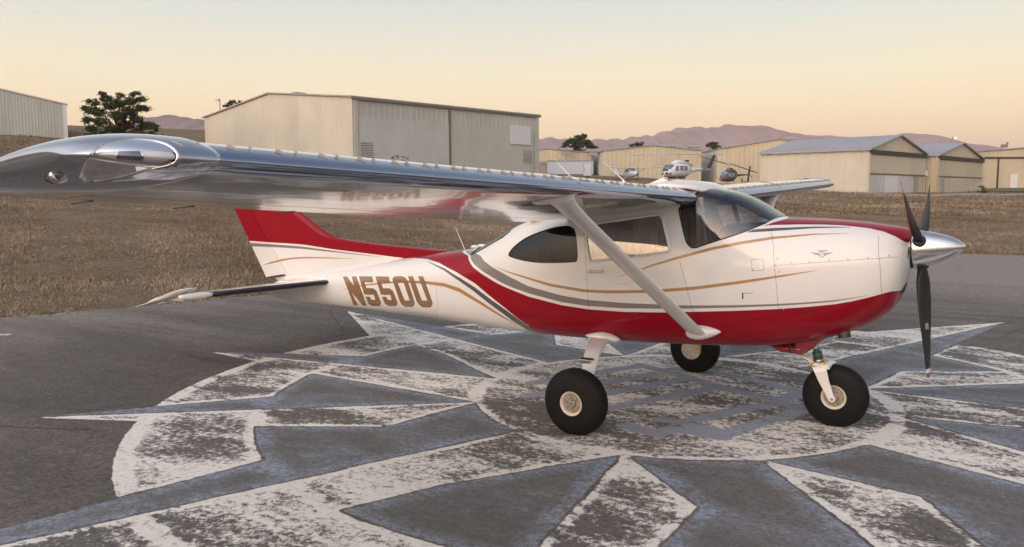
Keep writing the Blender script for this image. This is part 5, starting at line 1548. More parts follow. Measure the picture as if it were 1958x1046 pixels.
tl = MB(); tl.tube([(.125, -.03, .53), (.02, -.03, .575)], .010, 8); tl.tube([(.125, .03, .53), (.02, .03, .575)], .010, 8); tl.tube([(.02, -.04, .575), (.02, .04, .575)], .012, 8); tl.obj('torque_link', STL, ng)
tl = MB(); tl.tube([(.02, -.02, .575), (.0, -.02, .60), (.09, -.02, .69)], .010, 8); tl.tube([(.02, .02, .575), (.0, .02, .60), (.09, .02, .69)], .010, 8); tl.obj('torque_link', BRN, ng)
MB().tube([(.09, -.07, .54), (.16, -.06, .50)], .012, 8).obj('steering_damper', GOLDF, ng)
# red nose-leg fairing and belly scoop
prof = [at(u, v, y=0) for u, v in [(1521, 671), (1526, 652), (1534, 640), (1585, 626), (1612, 624), (1604, 632), (1588, 640), (1566, 656), (1548, 668), (1534, 676)]]
rings = []
for y, k in ((-.115, .55), (-.105, .9), (-.07, 1.0), (.07, 1.0), (.105, .9), (.115, .55)):
    c0 = np.mean(prof, 0); rings.append([Vector(((c0[0] + (p[0] - c0[0]) * (.85 + .15 * k)), y, c0[2] + (p[2] - c0[2]) * (.7 + .3 * k))) for p in prof])
MB().loft(rings).obj('nose_gear_fairing', REDP, PLANE, bevel=.006)
MB().tube([(-.30, -.0, .66), (-.15, 0, .635), (.02, 0, .64), (.12, 0, .70)], [.02, .10, .12, .08], 16, ell=.45).obj('belly_scoop', REDP, PLANE, smooth=True)
ex = MB(); ex.tube([(.36, -.16, .92), (.375, -.17, .86), (.392, -.18, .790)], [.048, .050, .050], 22, cap=False); ex.tube([(.392, -.18, .792), (.36, -.16, .92)], .044, 22, cap=False)
exo = ex.obj('exhaust_pipe', EXH, PLANE, smooth=True)
MB().lathe([(0, .0445), (.002, .0445)], 20, Matrix.Translation((.385, -.176, .83)) @ Matrix.Rotation(math.pi / 2, 4, 'Y')).obj('pipe_bore', BLK, exo)
MB().tube([(.30, -.16, .86), (.36, -.16, .88)], [.03, .06], 12).obj('pipe_shroud', BLK, exo)
MB().tube([(-.04, -.2, .70), (-.035, -.2, .635)], .010, 8).obj('breather_tube', BLK, PLANE)
# cooling inlets on the nose bowl and the chin intake, laid onto the bowl from straight ahead
def front_patch(name, cy, cz, ry, rz_, m, off=.002):
    n = 28; V = []; rings = 5
    for i in range(rings + 1):
        for k in range(n):
            a = 2 * math.pi * k / n; r = i / rings; y = cy + ry * r * math.cos(a); z = cz + rz_ * r * math.sin(a)
            h = fbvh.ray_cast(Vector((2, y, z)), Vector((-1, 0, 0))); p = h[0] + Vector((off, 0, 0)) if h[0] else Vector((.8, y, z)); V.append(p)
    F_ = [(i * n + k, i * n + (k + 1) % n, (i + 1) * n + (k + 1) % n, (i + 1) * n + k) for i in range(rings) for k in range(n)]
    me = bpy.data.meshes.new(name); me.from_pydata(V, [], F_); me.shade_smooth(); return link(name, me, m, cowling)
for s in (-1, 1): front_patch('cooling_inlet', s * .172, 1.50, .012, .05, BLK)
front_patch('air_intake', 0, 1.205, .12, .045, BLK)

# --- propeller and spinner
PT = math.radians(5.3)
AXS = Vector((math.cos(PT), 0, math.sin(PT))); H = Vector((.902, 0, 1.525))
SPM = Matrix.Translation(Vector((.842, 0, 1.5195))) @ Matrix.Rotation(-PT, 4, 'Y')
prof = [(.0, .138), (.002, .147), (.02, .149), (.05, .148)] + [(.05 + .318 * t, .148 * math.cos(t * math.pi / 2 * .985) ** .70 * (1 - .08 * math.sin(t * math.pi))) for t in np.linspace(.06, 1, 22)]
spin = MB().lathe(prof, 56, SPM).obj('spinner', plain('brushed_spinner', (.78, .77, .75), .22, 1.0, var=.05, scale=60), PLANE, smooth=True)
MB().lathe([(-.016, .142), (-.014, .150), (-.002, .150), (0, .142)], 48, SPM).obj('spinner_backplate', BLK, spin, auto=40)
for k in range(18):
    a = k * math.pi / 9; T3 = SPM @ Matrix.Rotation(a, 4, 'X') @ Matrix.Translation((.014, 0, .1485)) @ Matrix.Rotation(-math.pi / 2, 4, 'Y')
    MB().lathe([(-.001, .005), (.0015, .004)], 8, T3).obj('spinner_screw', STL, spin)
RP = 1.03
def blade_ring(er, et, r, n=22):
    t = r / RP
    ch = np.interp(t, [.10, .16, .25, .42, .6, .8, .93, .988, 1.0], [.06, .075, .122, .142, .136, .112, .094, .080, .044])
    be = math.radians(np.interp(t, [.1, .25, .5, .75, 1.0], [58, 46, 33, 21, 12]))
    th = np.interp(t, [.1, .16, .25, .5, 1.0], [.06, .05, .030, .016, .006])
    cd = et * math.cos(be) + AXS * math.sin(be); nd = AXS * math.cos(be) - et * math.sin(be); out = []
    for k in range(n):
        a = 2 * math.pi * k / n; x = math.cos(a)
        out.append(H + er * r + cd * (x * ch / 2) + nd * (math.sin(a) * th / 2 * (1.15 - .35 * x) * (1.3 if math.sin(a) > 0 else .7)))
    return out
up_ = Vector((-math.sin(PT), 0, math.cos(PT))); sd_ = Vector((0, -1, 0))
for k in range(3):
    a = math.radians(180 + 120 * k + 0.8)
    er = up_ * math.cos(a) + sd_ * math.sin(a); et = AXS.cross(er)
    bl = MB().loft([blade_ring(er, et, r) for r in np.linspace(.115, .930 * RP, 34)]).obj('propeller_blade', PROPB, PLANE, auto=60)
    MB().loft([blade_ring(er, et, r) for r in np.linspace(.9305 * RP, .964 * RP, 4)]).obj('tip_band', WHT, bl, auto=60)
    MB().loft([blade_ring(er, et, r) for r in np.linspace(.9643 * RP, 1.0 * RP, 8)]).obj('tip_mark', REDP, bl, auto=60)
    T3 = Matrix.Translation(H + er * .105) @ er.to_track_quat('X', 'Z').to_matrix().to_4x4()
    MB().lathe([(-.03, .062), (.020, .060), (.035, .050), (.05, .042)], 28, T3).obj('blade_cuff', BLK, bl, smooth=True)
    if k == 0:
        mb = MB()
        for dx in (-.012, .010):
            c0 = H + er * (.60 * RP); be = math.radians(29); cd = et * math.cos(be) + AXS * math.sin(be); nd = AXS * math.cos(be) - et * math.sin(be)
            sgn = 1 if nd.dot(Vector(CAM) - c0) > 0 else -1
            mb.box((0, 0, 0), (.004, .05, .002), M=Matrix.Translation(c0 + cd * dx + nd * sgn * .012) @ Matrix((cd, er, nd)).transposed().to_4x4())
        mb.obj('blade_decal', WHITE_P, bl)

# --- cabin interior seen through the glass
def seat(x, y, w=.46, dz=0.0):
    s = MB().box((x, y, .98 + dz), (.46, w, .13)).obj('seat_cushion', TAN, PLANE, bevel=.04)
    MB().box((0, 0, 0), (.13, w, .62 + 2 * dz), M=Matrix.Translation((x - .26, y, 1.32 + dz * 1.6)) @ Matrix.Rotation(math.radians(-13), 4, 'Y')).obj('seat_back', TAN, s, bevel=.04)
    if x > -2: MB().box((0, 0, 0), (.09, w * .55, .16), M=Matrix.Translation((x - .36, y, 1.70)) @ Matrix.Rotation(math.radians(-13), 4, 'Y')).obj('head_rest', TAN, s, bevel=.03)
for y in (-.26, .26): seat(-1.15, y)
seat(-2.0, 0, .88, -.05)
MB().box((-1.5, 0, .80), (2.3, .80, .03)).obj('cabin_floor', LINER, PLANE)
MB().box((-2.72, 0, 1.14), (.03, .66, .58)).obj('rear_bulkhead', LINER, PLANE)
rings = [[Vector((x, y, z)) for y, z in zip(np.linspace(-hw, hw, 14), zt - .085 * np.linspace(-1, 1, 14) ** 4)] + [Vector((x, hw, zt - .12)), Vector((x, -hw, zt - .12))] for x, hw, zt in ((-.20, .42, 1.70), (-.30, .455, 1.715), (-.45, .475, 1.71), (-.585, .48, 1.70))]
gl = MB().loft(rings).obj('glareshield', BLK, PLANE, auto=50)
MB().box((-.55, 0, 1.46), (.04, .93, .38)).obj('instrument_panel', plain('panel_dark', (.05, .05, .055), .5), PLANE)
for y in (-.24, .24):
    yk = MB().tube([(-.56, y, 1.40), (-.70, y, 1.40)], .014, 8).obj('control_yoke', BLK, PLANE)
    MB().tube([(-.70, y - .13, 1.47), (-.70, y - .12, 1.38), (-.70, y, 1.37), (-.70, y + .12, 1.38), (-.70, y + .13, 1.47)], .014, 8).obj('yoke_grip', BLK, yk)
# door-post curtains, folded
def curtain(x0, x1, y, z0, z1):
    V = []; n = 40
    for i in range(n + 1):
        u = i / n; x = x0 + (x1 - x0) * u
        for j in range(7):
            v = j / 6; z = z0 + (z1 - z0) * v; zz = (z - 1.14) / .85
            yy = y * max(.3, 1 - .25 * max(0, zz) ** 3) + .014 * math.sin(u * 22 + .6 * math.sin(v * 3)) * (1.2 - v * .4)
            V.append((x + .02 * math.sin(v * 2.2), yy, z))
    F_ = [(i * 7 + j, (i + 1) * 7 + j, (i + 1) * 7 + j + 1, i * 7 + j + 1) for i in range(n) for j in range(6)]
    me = bpy.data.meshes.new('curtain'); me.from_pydata(V, [], F_); me.shade_smooth()
    o = link('curtain', me, CURT, PLANE); md = o.modifiers.new('thickness', 'SOLIDIFY'); md.thickness = .003
for s in (-1, 1): curtain(-1.38, -1.14, s * .50, 1.22, 1.80)
MB().tube([(-.62, -.515, 1.20), (-.66, -.505, 1.45), (-.72, -.46, 1.75), (-.76, -.42, 1.93)], .022, 8).obj('door_post', LINER, PLANE)
MB().tube([(-.62, .515, 1.20), (-.66, .505, 1.45), (-.72, .46, 1.75), (-.76, .42, 1.93)], .022, 8).obj('door_post', LINER, PLANE)
for y in (-.25, .25):
    MB().box((0, 0, 0), (.015, .30, .11), M=Matrix.Translation((-.74, y, 1.885)) @ Matrix.Rotation(math.radians(60), 4, 'Y')).obj('sun_visor', plain('visor_blue', (.05, .07, .13), .3), PLANE, bevel=.005)

# --- roof: fairing between the wings, antennas, small domes
rings = []
for x, hw, zt in ((-.70, .10, 1.99), (-.76, .30, 2.03), (-.86, .45, 2.065), (-1.05, .52, 2.085), (-1.5, .54, 2.03), (-2.1, .50, 1.89), (-2.5, .44, 1.76)):
    rings.append([Vector((x, hw * math.cos(a), zt - .06 + .065 * max(0, math.sin(a)) ** .6)) for a in np.linspace(0, math.pi, 22)])
MB().loft(rings, cap=True).obj('roof_fairing', WHT, PLANE, smooth=True)
def whip(u0, v0, u1, v1, y, m=None):
    a = at(u0, v0, y=y); b_ = at(u1, v1, y=y); d = (b_ - a); a = a - d * .12
    w = MB().tube([a, a + d * .25, a + d], [.007, .005, .002], 8).obj('whip_antenna', WHT, PLANE, smooth=True)
    MB().tube([a + np.array([0, 0, -.03]), a + d * .08], [.022, .010], 10).obj('antenna_base', WHT, w)
whip(1092, 339, 1055, 298, -.30); whip(1190, 343, 1150, 305, -.30); whip(889, 478, 868, 428, 0)
for u, v, r in ((908, 474, .055), (922, 472, .06)):
    p = at(u, v, y=0); MB().tube([p + np.array([r, 0, -.01]), p + np.array([r * .5, 0, .012]), p + np.array([-r * .5, 0, .010]), p + np.array([-r, 0, -.012])], [.012, .034, .034, .012], 12, ell=.6).obj('antenna_dome', WHT, PLANE, smooth=True)
p = at(1262, 349, y=-.25)
MB().prism([p + np.array([-.16, 0, -.03]), p + np.array([.14, 0, -.03]), p + np.array([.02, 0, .045])], (0, .05, 0)).obj('blade_antenna', WHT, PLANE, bevel=.01)
# ================================================================== helicopters and the parked light plane far behind
def thing_at(name, px, D, rz_view, label, cat, dz=0.0):
    """an Empty standing on the ground; local +x = forward. rz_view: heading, 0 = to the right of the view, 90 = away"""
    c0 = col_at(px, D); g = gz(c0[0], c0[1])
    return empty(name, (c0[0], c0[1], g + dz), math.atan2(R2[1], R2[0]) + math.radians(rz_view), label=label, cat=cat)
def loft_x(secs, n=20, e=2.4):
    """secs: x, halfwidth, zbottom, ztop"""
    rings = []
    for x, hw, z0, z1 in secs:
        zc, hz_ = (z0 + z1) / 2, (z1 - z0) / 2
        rings.append([Vector((x, hw * math.copysign(abs(math.cos(a)) ** (2 / e), math.cos(a)), zc + hz_ * math.copysign(abs(math.sin(a)) ** (2 / e), math.sin(a)))) for a in np.linspace(0, 2 * math.pi, n, endpoint=False)])
    return MB().loft(rings)
HW = plain('heli_white', (.70, .72, .75), .35, var=.05, coat=.6); HD = plain('heli_dark', (.06, .055, .06), .4); HG = plain('heli_glass', (.10, .14, .20), .08, 0, var=.2, coat=1.0)
HGL = plain('heli_glass_blue', (.16, .28, .42), .08, 0, var=.2, coat=1.0); HB = plain('heli_brown', (.15, .11, .09), .45, var=.15); HS = plain('heli_silver', (.45, .46, .48), .35, .4)
def skids(root, m, xl, w, h):
    for s in (-1, 1):
        MB().tube([(-xl * .55, s * w, .06), (xl * .5, s * w, .06), (xl * .62, s * w, .22)], .06, 8).obj('skid', m, root, smooth=True)
    for x in (-xl * .3, xl * .3):
        MB().tube([(x, -w, .08), (x, -w * .6, h * .75), (x, 0, h), (x, w * .6, h * .75), (x, w, .08)], .05, 8).obj('cross_tube', m, root, smooth=True)
def rotor(root, z0, z1, ln, ang, tilt, m, chord=.5, flat=.06):
    MB().tube([(0, 0, z0), (0, 0, z1 + .15)], .10, 10).obj('mast', HS, root)
    MB().box((0, 0, z1), (.9, .5, .16), ang).obj('rotor_hub', HS, root, bevel=.04)
    for s in (0, 1):
        a = ang + s * math.pi; d = Vector((math.cos(a), math.sin(a), 0)); q = Vector((-d.y, d.x, 0)); tz = tilt * (1 if s == 0 else -1)
        P = [d * .4 + Vector((0, 0, z1)), d * ln + Vector((0, 0, z1 + tz * ln - .12))]
        mb = MB(); mb.loft([[p + q * chord * .5 * k1 + Vector((0, 0, k2 * flat / 2)) for k1, k2 in ((1, 0), (.3, 1), (-1, 0), (.3, -1))] for p in P]); mb.obj('rotor_blade', m, root)
# white utility helicopter
u = thing_at('helicopter', 1294, 128, -148, 'white utility helicopter with dark nose parked on skids before the tan gable', 'helicopter')
sec = [(2.75, .25, 1.05, 1.45), (2.5, .75, .72, 1.75), (2.1, 1.05, .60, 2.05), (1.5, 1.22, .55, 2.55), (1.0, 1.28, .55, 2.72), (0, 1.28, .55, 2.75), (-1.2, 1.25, .6, 2.7), (-1.8, .95, .85, 2.5), (-2.4, .6, 1.15, 2.25)]
loft_x(sec, 24, 3).obj('fuselage', HW, u, smooth=True)
loft_x([(-2.0, .55, 1.25, 2.2), (-4, .42, 1.5, 2.1), (-6.6, .24, 1.75, 2.1), (-7.3, .16, 1.85, 2.1)]).obj('tail_boom', HW, u, smooth=True)
MB().prism([(-6.3, -.06, 2.05), (-7.0, -.06, 2.05), (-8.4, -.06, 4.3), (-7.75, -.06, 4.3)], (0, .12, 0)).obj('tail_fin', HD, u)
MB().prism([(-5.0, -1.5, 1.95), (-5.7, -1.5, 1.95), (-5.8, 1.5, 1.95), (-5.0, 1.5, 1.95)], (0, 0, .08)).obj('stabiliser', HD, u)
loft_x([(1.0, .5, 2.6, 2.95), (.4, .72, 2.6, 3.25), (-1.0, .7, 2.6, 3.2), (-2.4, .5, 2.3, 2.95), (-3.0, .3, 2.3, 2.7)], 16).obj('engine_cowl', HW, u, smooth=True)
MB().box((-1.4, 0, 3.1), (.8, 1.3, .3)).obj('exhaust_shroud', HD, u, bevel=.05)
for s in (-1, 1):
    MB().prism([(2.34, s * .10, 1.78), (2.28, s * .82, 1.70), (1.72, s * 1.0, 2.42), (1.80, s * .12, 2.52)], (.06, 0, .05)).obj('windscreen', HG, u)
    MB().prism([(1.62, s * 1.17, 1.55), (1.0, s * 1.25, 1.55), (1.05, s * 1.22, 2.35), (1.35, s * 1.18, 2.30)], (0, s * .06, 0)).obj('door_window', HG, u)
    for x in (.35, -.5): MB().prism([(x + .3, s * 1.27, 1.6), (x - .35, s * 1.27, 1.6), (x - .35, s * 1.22, 2.3), (x + .3, s * 1.22, 2.3)], (0, s * .06, 0)).obj('cabin_window', HG, u)
    MB().prism([(2.72, s * .22, .98), (2.25, s * .98, .85), (2.15, s * 1.03, 1.25), (2.70, s * .28, 1.32)], (.09, s * .05, -.02)).obj('chin_window', HD, u)
MB().prism([(2.52, -.72, 1.50), (2.80, 0, 1.52), (2.52, .72, 1.50), (2.40, .50, 1.78), (2.52, 0, 1.84), (2.40, -.50, 1.78)], (.06, 0, .03)).obj('nose_panel', HD, u)
MB().lathe([(0, .14), (.08, .12), (.1, .02)], 16, Matrix.Translation((2.70, -.2, .78))).obj('landing_light', WHITE_P, u)
skids(u, HW, 3.2, 1.3, .75); MB().box((.2, 0, .45), (2.6, 1.2, .22)).obj('belly_tank', HD, u, bevel=.05)
rotor(u, 3.2, 4.15, 7.2, math.radians(148), .0, HW, .62, .14)
MB().box((-8.0, .22, 3.9), (.12, .06, 2.4), M=Matrix.Translation((-8.0, .25, 3.9)) @ Matrix.Rotation(math.radians(35), 4, 'Y')).obj('tail_rotor', HS, u)
# dark light helicopter
u = thing_at('helicopter', 1391, 136, -140, 'dark brown light helicopter with blue glazing parked beside the white one', 'helicopter')
sec = [(2.0, .2, .75, 1.1), (1.8, .5, .52, 1.4), (1.4, .72, .45, 1.75), (.8, .82, .42, 2.05), (0, .84, .42, 2.15), (-.8, .74, .5, 2.1), (-1.5, .5, .8, 1.95), (-2.1, .3, 1.15, 1.8)]
loft_x(sec, 22, 2.7).obj('fuselage', HB, u, smooth=True)
loft_x([(-1.7, .3, 1.2, 1.75), (-3.5, .2, 1.42, 1.75), (-6.0, .12, 1.55, 1.75)], 14).obj('tail_boom', HB, u, smooth=True)
MB().prism([(-5.3, -.04, .6), (-5.75, -.04, .6), (-6.3, -.04, 3.1), (-5.9, -.04, 3.1)], (0, .08, 0)).obj('tail_fin', HD, u)
MB().prism([(-3.8, -.95, 1.6), (-4.3, -.95, 1.6), (-4.3, .95, 1.6), (-3.8, .95, 1.6)], (0, 0, .06)).obj('stabiliser', HB, u)
loft_x([(.6, .35, 2.0, 2.3), (.1, .5, 2.0, 2.55), (-1.2, .48, 1.9, 2.5), (-2.0, .28, 1.7, 2.1)], 14).obj('engine_cowl', HB, u, smooth=True)
MB().box((-.4, 0, 2.55), (.6, .7, .22)).obj('exhaust_shroud', HD, u, bevel=.04)
for s in (-1, 1):
    MB().prism([(1.82, s * .06, 1.28), (1.62, s * .52, 1.22), (1.02, s * .62, 1.92), (1.10, s * .06, 2.02)], (.06, 0, .05)).obj('windscreen', HGL, u)
    for x in (.85, .0): MB().prism([(x + .3, s * .80, 1.22), (x - .35, s * .84, 1.22), (x - .3, s * .72, 1.85), (x + .15, s * .70, 1.85)], (0, s * .06, 0)).obj('door_window', HGL, u)
    MB().prism([(1.95, s * .1, .72), (1.62, s * .55, .62), (1.62, s * .6, .9), (1.95, s * .16, 1.0)], (.07, s * .04, 0)).obj('chin_window', HD, u)
MB().lathe([(0, .1), (.08, .08), (.1, .01)], 14, Matrix.Translation((1.98, 0, .82))).obj('landing_light', WHITE_P, u)
skids(u, HS, 2.4, .95, .6)
rotor(u, 2.4, 3.35, 5.1, math.radians(150), -.26, HD, .42, .14)
MB().box((0, 0, 0), (.1, .05, 1.6), M=Matrix.Translation((-5.9, .14, 1.65)) @ Matrix.Rotation(math.radians(50), 4, 'Y')).obj('tail_rotor', HD, u)
# small high-wing plane, largely behind the near wing
u = thing_at('parked_airplane', 1205, 126, -70, 'small white high-wing airplane parked before the tan gable', 'airplane', -.2)
loft_x([(2.2, .2, 1.0, 1.35), (1.9, .42, .8, 1.5), (.9, .5, .65, 1.55), (.3, .52, .6, 1.95), (-1.0, .52, .6, 1.95), (-2.0, .4, .7, 1.5), (-5.0, .12, .95, 1.2)], 18, 2.8).obj('fuselage', HW, u, smooth=True)
for s in (-1, 1):
    MB().loft([[Vector((x, s * y, z + .03 * y)) for x, z in ((.5, 2.0), (.25, 2.1), (-1.0, 2.02), (.2, 1.95))] for y in (.1, 2.6, 5.4)]).obj('wing', HW, u)
    MB().tube([(.0, s * .5, .75), (-.1, s * 2.4, 1.98)], .05, 6).obj('wing_strut', HW, u)
    MB().prism([(.45, s * .5, 1.5), (-1.0, s * .5, 1.5), (-.8, s * .48, 1.86), (.2, s * .48, 1.86)], (0, s * .05, 0)).obj('window', HG, u)
    MB().loft([[Vector((x, s * y, 1.15 + z)) for x, z in ((-4.2, 0), (-4.4, .04), (-5.2, 0), (-4.4, -.04))] for y in (.05, 1.6)]).obj('tailplane', HW, u)
    MB().lathe([(-.08, .1), (-.08, .2), (.08, .2), (.08, .1)], 18, Matrix.Translation((-.5, s * 1.2, .2)) @ Matrix.Rotation(math.pi / 2, 4, 'Z')).obj('wheel', DARK, u)
    MB().tube([(-.5, s * .4, .75), (-.5, s * 1.15, .25)], .05, 6).obj('gear_leg', HW, u)
MB().prism([(.95, -.4, 1.55), (.95, .4, 1.55), (.35, .42, 1.93), (.35, -.42, 1.93)], (.04, 0, .03)).obj('windshield', HG, u)
MB().prism([(-4.0, -.05, 1.15), (-5.1, -.05, 1.1), (-5.6, -.05, 2.5), (-5.1, -.05, 2.5)], (0, .1, 0)).obj('fin', HW, u)
MB().lathe([(2.2, .18), (2.45, .1), (2.55, .01)], 16, Matrix.Translation((0, 0, 1.18))).obj('spinner', HS, u, smooth=True)
MB().box((2.3, 0, 1.18), (.04, .12, 1.9)).obj('propeller', HD, u)
MB().lathe([(-.06, .08), (-.06, .17), (.06, .17), (.06, .08)], 18, Matrix.Translation((1.4, 0, .2)) @ Matrix.Rotation(math.pi / 2, 4, 'Z')).obj('wheel', DARK, u)
MB().tube([(1.4, 0, .25), (1.4, 0, .8)], .05, 6).obj('gear_leg', HW, u)

# ================================================================== trees and shrubs
def leaf_mat(name, stops, rough=.7):
    m, nt, b = mat(name)
    P = geoc(nt); f = noise(nt, 1.4, 5, .65, P); g = noise(nt, 9, 2, .5, P)
    L(nt, ramp(nt, math_(nt, 'ADD', math_(nt, 'MULTIPLY', f, .65), math_(nt, 'MULTIPLY', g, .35)), stops), b.inputs['Base Color'])
    b.inputs['Roughness'].default_value = rough; b.inputs['Specular IOR Level'].default_value = .2
    return m
PINE = leaf_mat('pine_needles', [(.34, (.022, .038, .018)), (.5, (.050, .070, .032)), (.68, (.095, .110, .050))])
OLIVE = leaf_mat('olive_leaves', [(.34, (.03, .042, .022)), (.5, (.06, .075, .036)), (.68, (.11, .115, .055))])
DRYL = leaf_mat('dry_leaves', [(.34, (.14, .085, .045)), (.5, (.25, .16, .085)), (.68, (.36, .25, .14))])
GREENL = leaf_mat('green_leaves', [(.34, (.02, .05, .012)), (.5, (.05, .095, .025)), (.68, (.09, .15, .045))])
BARK = plain('bark', (.085, .06, .045), .9, var=.4, scale=5, bumpd=.01)

def leaf_cloud(blobs, n_per, size, rng, flat=.58):
    """many small bent leaf sprays scattered in uneven clumps; blobs: (centre, radius)"""
    C = []
    for c, r in blobs:
        k = max(8, int(n_per * (r ** 2)))
        sub = rng.normal(size=(max(3, k // 22), 3)); sub /= np.linalg.norm(sub, axis=1)[:, None]; sub *= (rng.uniform(.35, 1.0, len(sub)) ** .6)[:, None] * r
        q = sub[rng.integers(0, len(sub), k)] + rng.normal(size=(k, 3)) * r * np.array([.22, .22, .13])
        o_ = rng.uniform(0, 1, k) < .14; q[o_] *= rng.uniform(1.1, 1.5, (o_.sum(), 1)); q[:, 2] *= flat; C.append(np.array(c) + q)
    C = np.concatenate(C); n = len(C); C[:, 2] += rng.normal(0, size * .3, n)
    a = rng.normal(size=(n, 3)); a /= np.linalg.norm(a, axis=1)[:, None]; b_ = np.cross(a, rng.normal(size=(n, 3))); b_ /= np.linalg.norm(b_, axis=1)[:, None]
    s = size * rng.uniform(.5, 1.3, n)[:, None]
    V = np.stack([C - a * s, C - b_ * s * .32 + a * s * .1, C + a * s * 1.1 + np.array([0, 0, .25]) * s, C + b_ * s * .32 + a * s * .1], 1).reshape(-1, 3)
    return V, np.arange(4 * n).reshape(n, 4)
def tree(name, px, D, blobs_px, base_v, m, label, n_per=420, size=.16, seed=1, trunk_r=.22, lean=0.0, cat='tree', group=None, bare=False):
    rng = np.random.default_rng(seed); c0 = col_at(px, D); g = gz(c0[0], c0[1])
    root = empty(name, (c0[0], c0[1], g), label=label, cat=cat, group=group)
    o = np.array([c0[0], c0[1], g]); bl = []
    for (u, v, r) in blobs_px:
        rm = r / PF * D; dd = D + rng.normal() * rm * 1.0; p = col_at(u, dd); p[2] = zat(v, dd, u); bl.append((p - o, rm))
    V, Fm = leaf_cloud(bl, n_per, size, rng)
    link('crown', npmesh('crown', V, Fm), m, root)
    cen = np.mean([b_[0] for b_ in bl], 0); zl = max(.25, min(b_[0][2] for b_ in bl))
    fork = np.array([cen[0] * .25, cen[1] * .25, zl * .75])
    mb = MB(); mb.tube([(0, 0, -.3), fork * .5, fork, fork * .4 + cen * .6], [trunk_r * 1.3, trunk_r, trunk_r * .85, trunk_r * .3], 9)
    for c, r in bl:
        k = rng.uniform(.2, .6); st = fork * (1 - k) + (fork * .4 + cen * .6) * k; md = (st + c) / 2 + np.array([0, 0, -.12 * r]) + rng.normal(size=3) * .15 * r
        mb.tube([st, md, c], [trunk_r * .42, trunk_r * .28, trunk_r * .1], 6)
    mb.obj('trunk', BARK, root, smooth=True)
    return root
tree('pine_tree', 238, 92, [(180, 212, 10), (191, 199, 11), (180, 232, 11), (199, 216, 14), (216, 192, 11), (226, 204, 14), (210, 183, 7), (243, 187, 8), (240, 201, 13), (262, 197, 13), (271, 184, 9), (282, 194, 9), (281, 211, 12), (257, 216, 15), (236, 224, 15), (206, 236, 14),
     (186, 248, 11), (272, 231, 13), (290, 243, 12), (304, 245, 9), (311, 252, 5), (278, 252, 13), (250, 242, 15), (226, 250, 13), (199, 258, 11), (240, 260, 12), (262, 262, 11), (297, 259, 8), (178, 260, 8)], 280, PINE, 'broad dark pine tree standing between the grey green hangar and the foothills', 1500, .135, 3, .24)
tree('shrub', 149, 90, [(149, 268, 7), (146, 274, 6), (153, 273, 5)], 285, OLIVE, 'small dark shrub at the corner of the grey green hangar', 700, .16, 5, .05, cat='shrub')
tree('conifer', 318, 98, [(318, 262, 3), (319, 268, 4), (320, 274, 5)], 285, PINE, 'tiny pointed conifer seen past the broad pine', 900, .15, 6, .06)
tree('conifer', 338, 99, [(338, 264, 3.5), (339, 270, 5), (337, 275, 5)], 285, PINE, 'tiny rounded conifer beside the pointed one', 900, .15, 7, .06)
tree('tree', 453, 128, [(442, 207, 6), (452, 201, 7), (463, 199, 7), (470, 206, 6), (455, 210, 8), (460, 225, 12)], 260, OLIVE, 'dark tree top rising behind the large cream hangar roof', 620, .2, 8, .2)
tree('tree', 1108, 178, [(1076, 283, 5), (1084, 277, 7), (1092, 272, 8), (1102, 268, 9), (1112, 264, 8), (1106, 278, 11), (1120, 274, 9), (1128, 280, 8), (1135, 284, 5), (1095, 284, 9), (1117, 260, 4)], 310, OLIVE, 'spreading dark tree behind the cream gable roof', 600, .26, 9, .3)
tree('tree', 1214, 178, [(1208, 280, 4), (1215, 277, 5), (1223, 278, 4.5), (1216, 284, 6), (1226, 275, 2.5)], 300, OLIVE, 'small dark bush top behind the tan gable roof', 600, .25, 10, .2)
tree('tree', 1360, 178, [(1351, 280, 4.5), (1358, 276, 5), (1366, 277, 5), (1360, 282, 7), (1372, 281, 3)], 300, OLIVE, 'rounded dark tree top behind the gap between tan gables', 600, .25, 11, .2)
tree('bush', 765, 84, [(755, 303, 4), (763, 300, 5), (772, 302, 4), (782, 304, 3), (768, 308, 6)], 320, DRYL, 'dry orange brown bush by the large hangar wall', 900, .10, 12, .04, cat='bush')
tree('bush', 1873, 104, [(1872, 360, 6), (1874, 367, 7), (1871, 372, 6), (1878, 371, 4)], 375, GREENL, 'green bush growing at the corner of the plain tan hangar', 800, .14, 13, .04, cat='bush')
for i, (px_, hh) in enumerate(((1417, 14), (1422, 10), (1428, 13), (1434, 9), (1441, 8))):
    c0 = col_at(px_, 120); g = gz(c0[0], c0[1]); rng = np.random.default_rng(40 + i); mb = MB(); H_ = hh / PF * 120
    for k in range(7):
        d = rng.normal(size=2) * .12; mb.tube([(0, 0, -.1), (d[0] * .6, d[1] * .6, H_ * .6), (d[0] * 1.6, d[1] * 1.6, H_ * rng.uniform(.8, 1.05))], [.035, .03, .015], 5)
    mb.obj('dry_weed', BARK, None, label='bare dry weed stalk clump on the grass beside the dark helicopter', cat='weed', group='dry weeds by the dark helicopter').location = (c0[0], c0[1], g)

# green verge by the far right hangar
ver = [cs(X, D)[:2] for X, D in zip(np.linspace(64, 120, 24), np.linspace(106, 118, 24))]
strip('verge', ver, 9, plain('green_verge', (.075, .105, .035), .95, var=.4, scale=1.2), 0.10, 5, kind='structure')

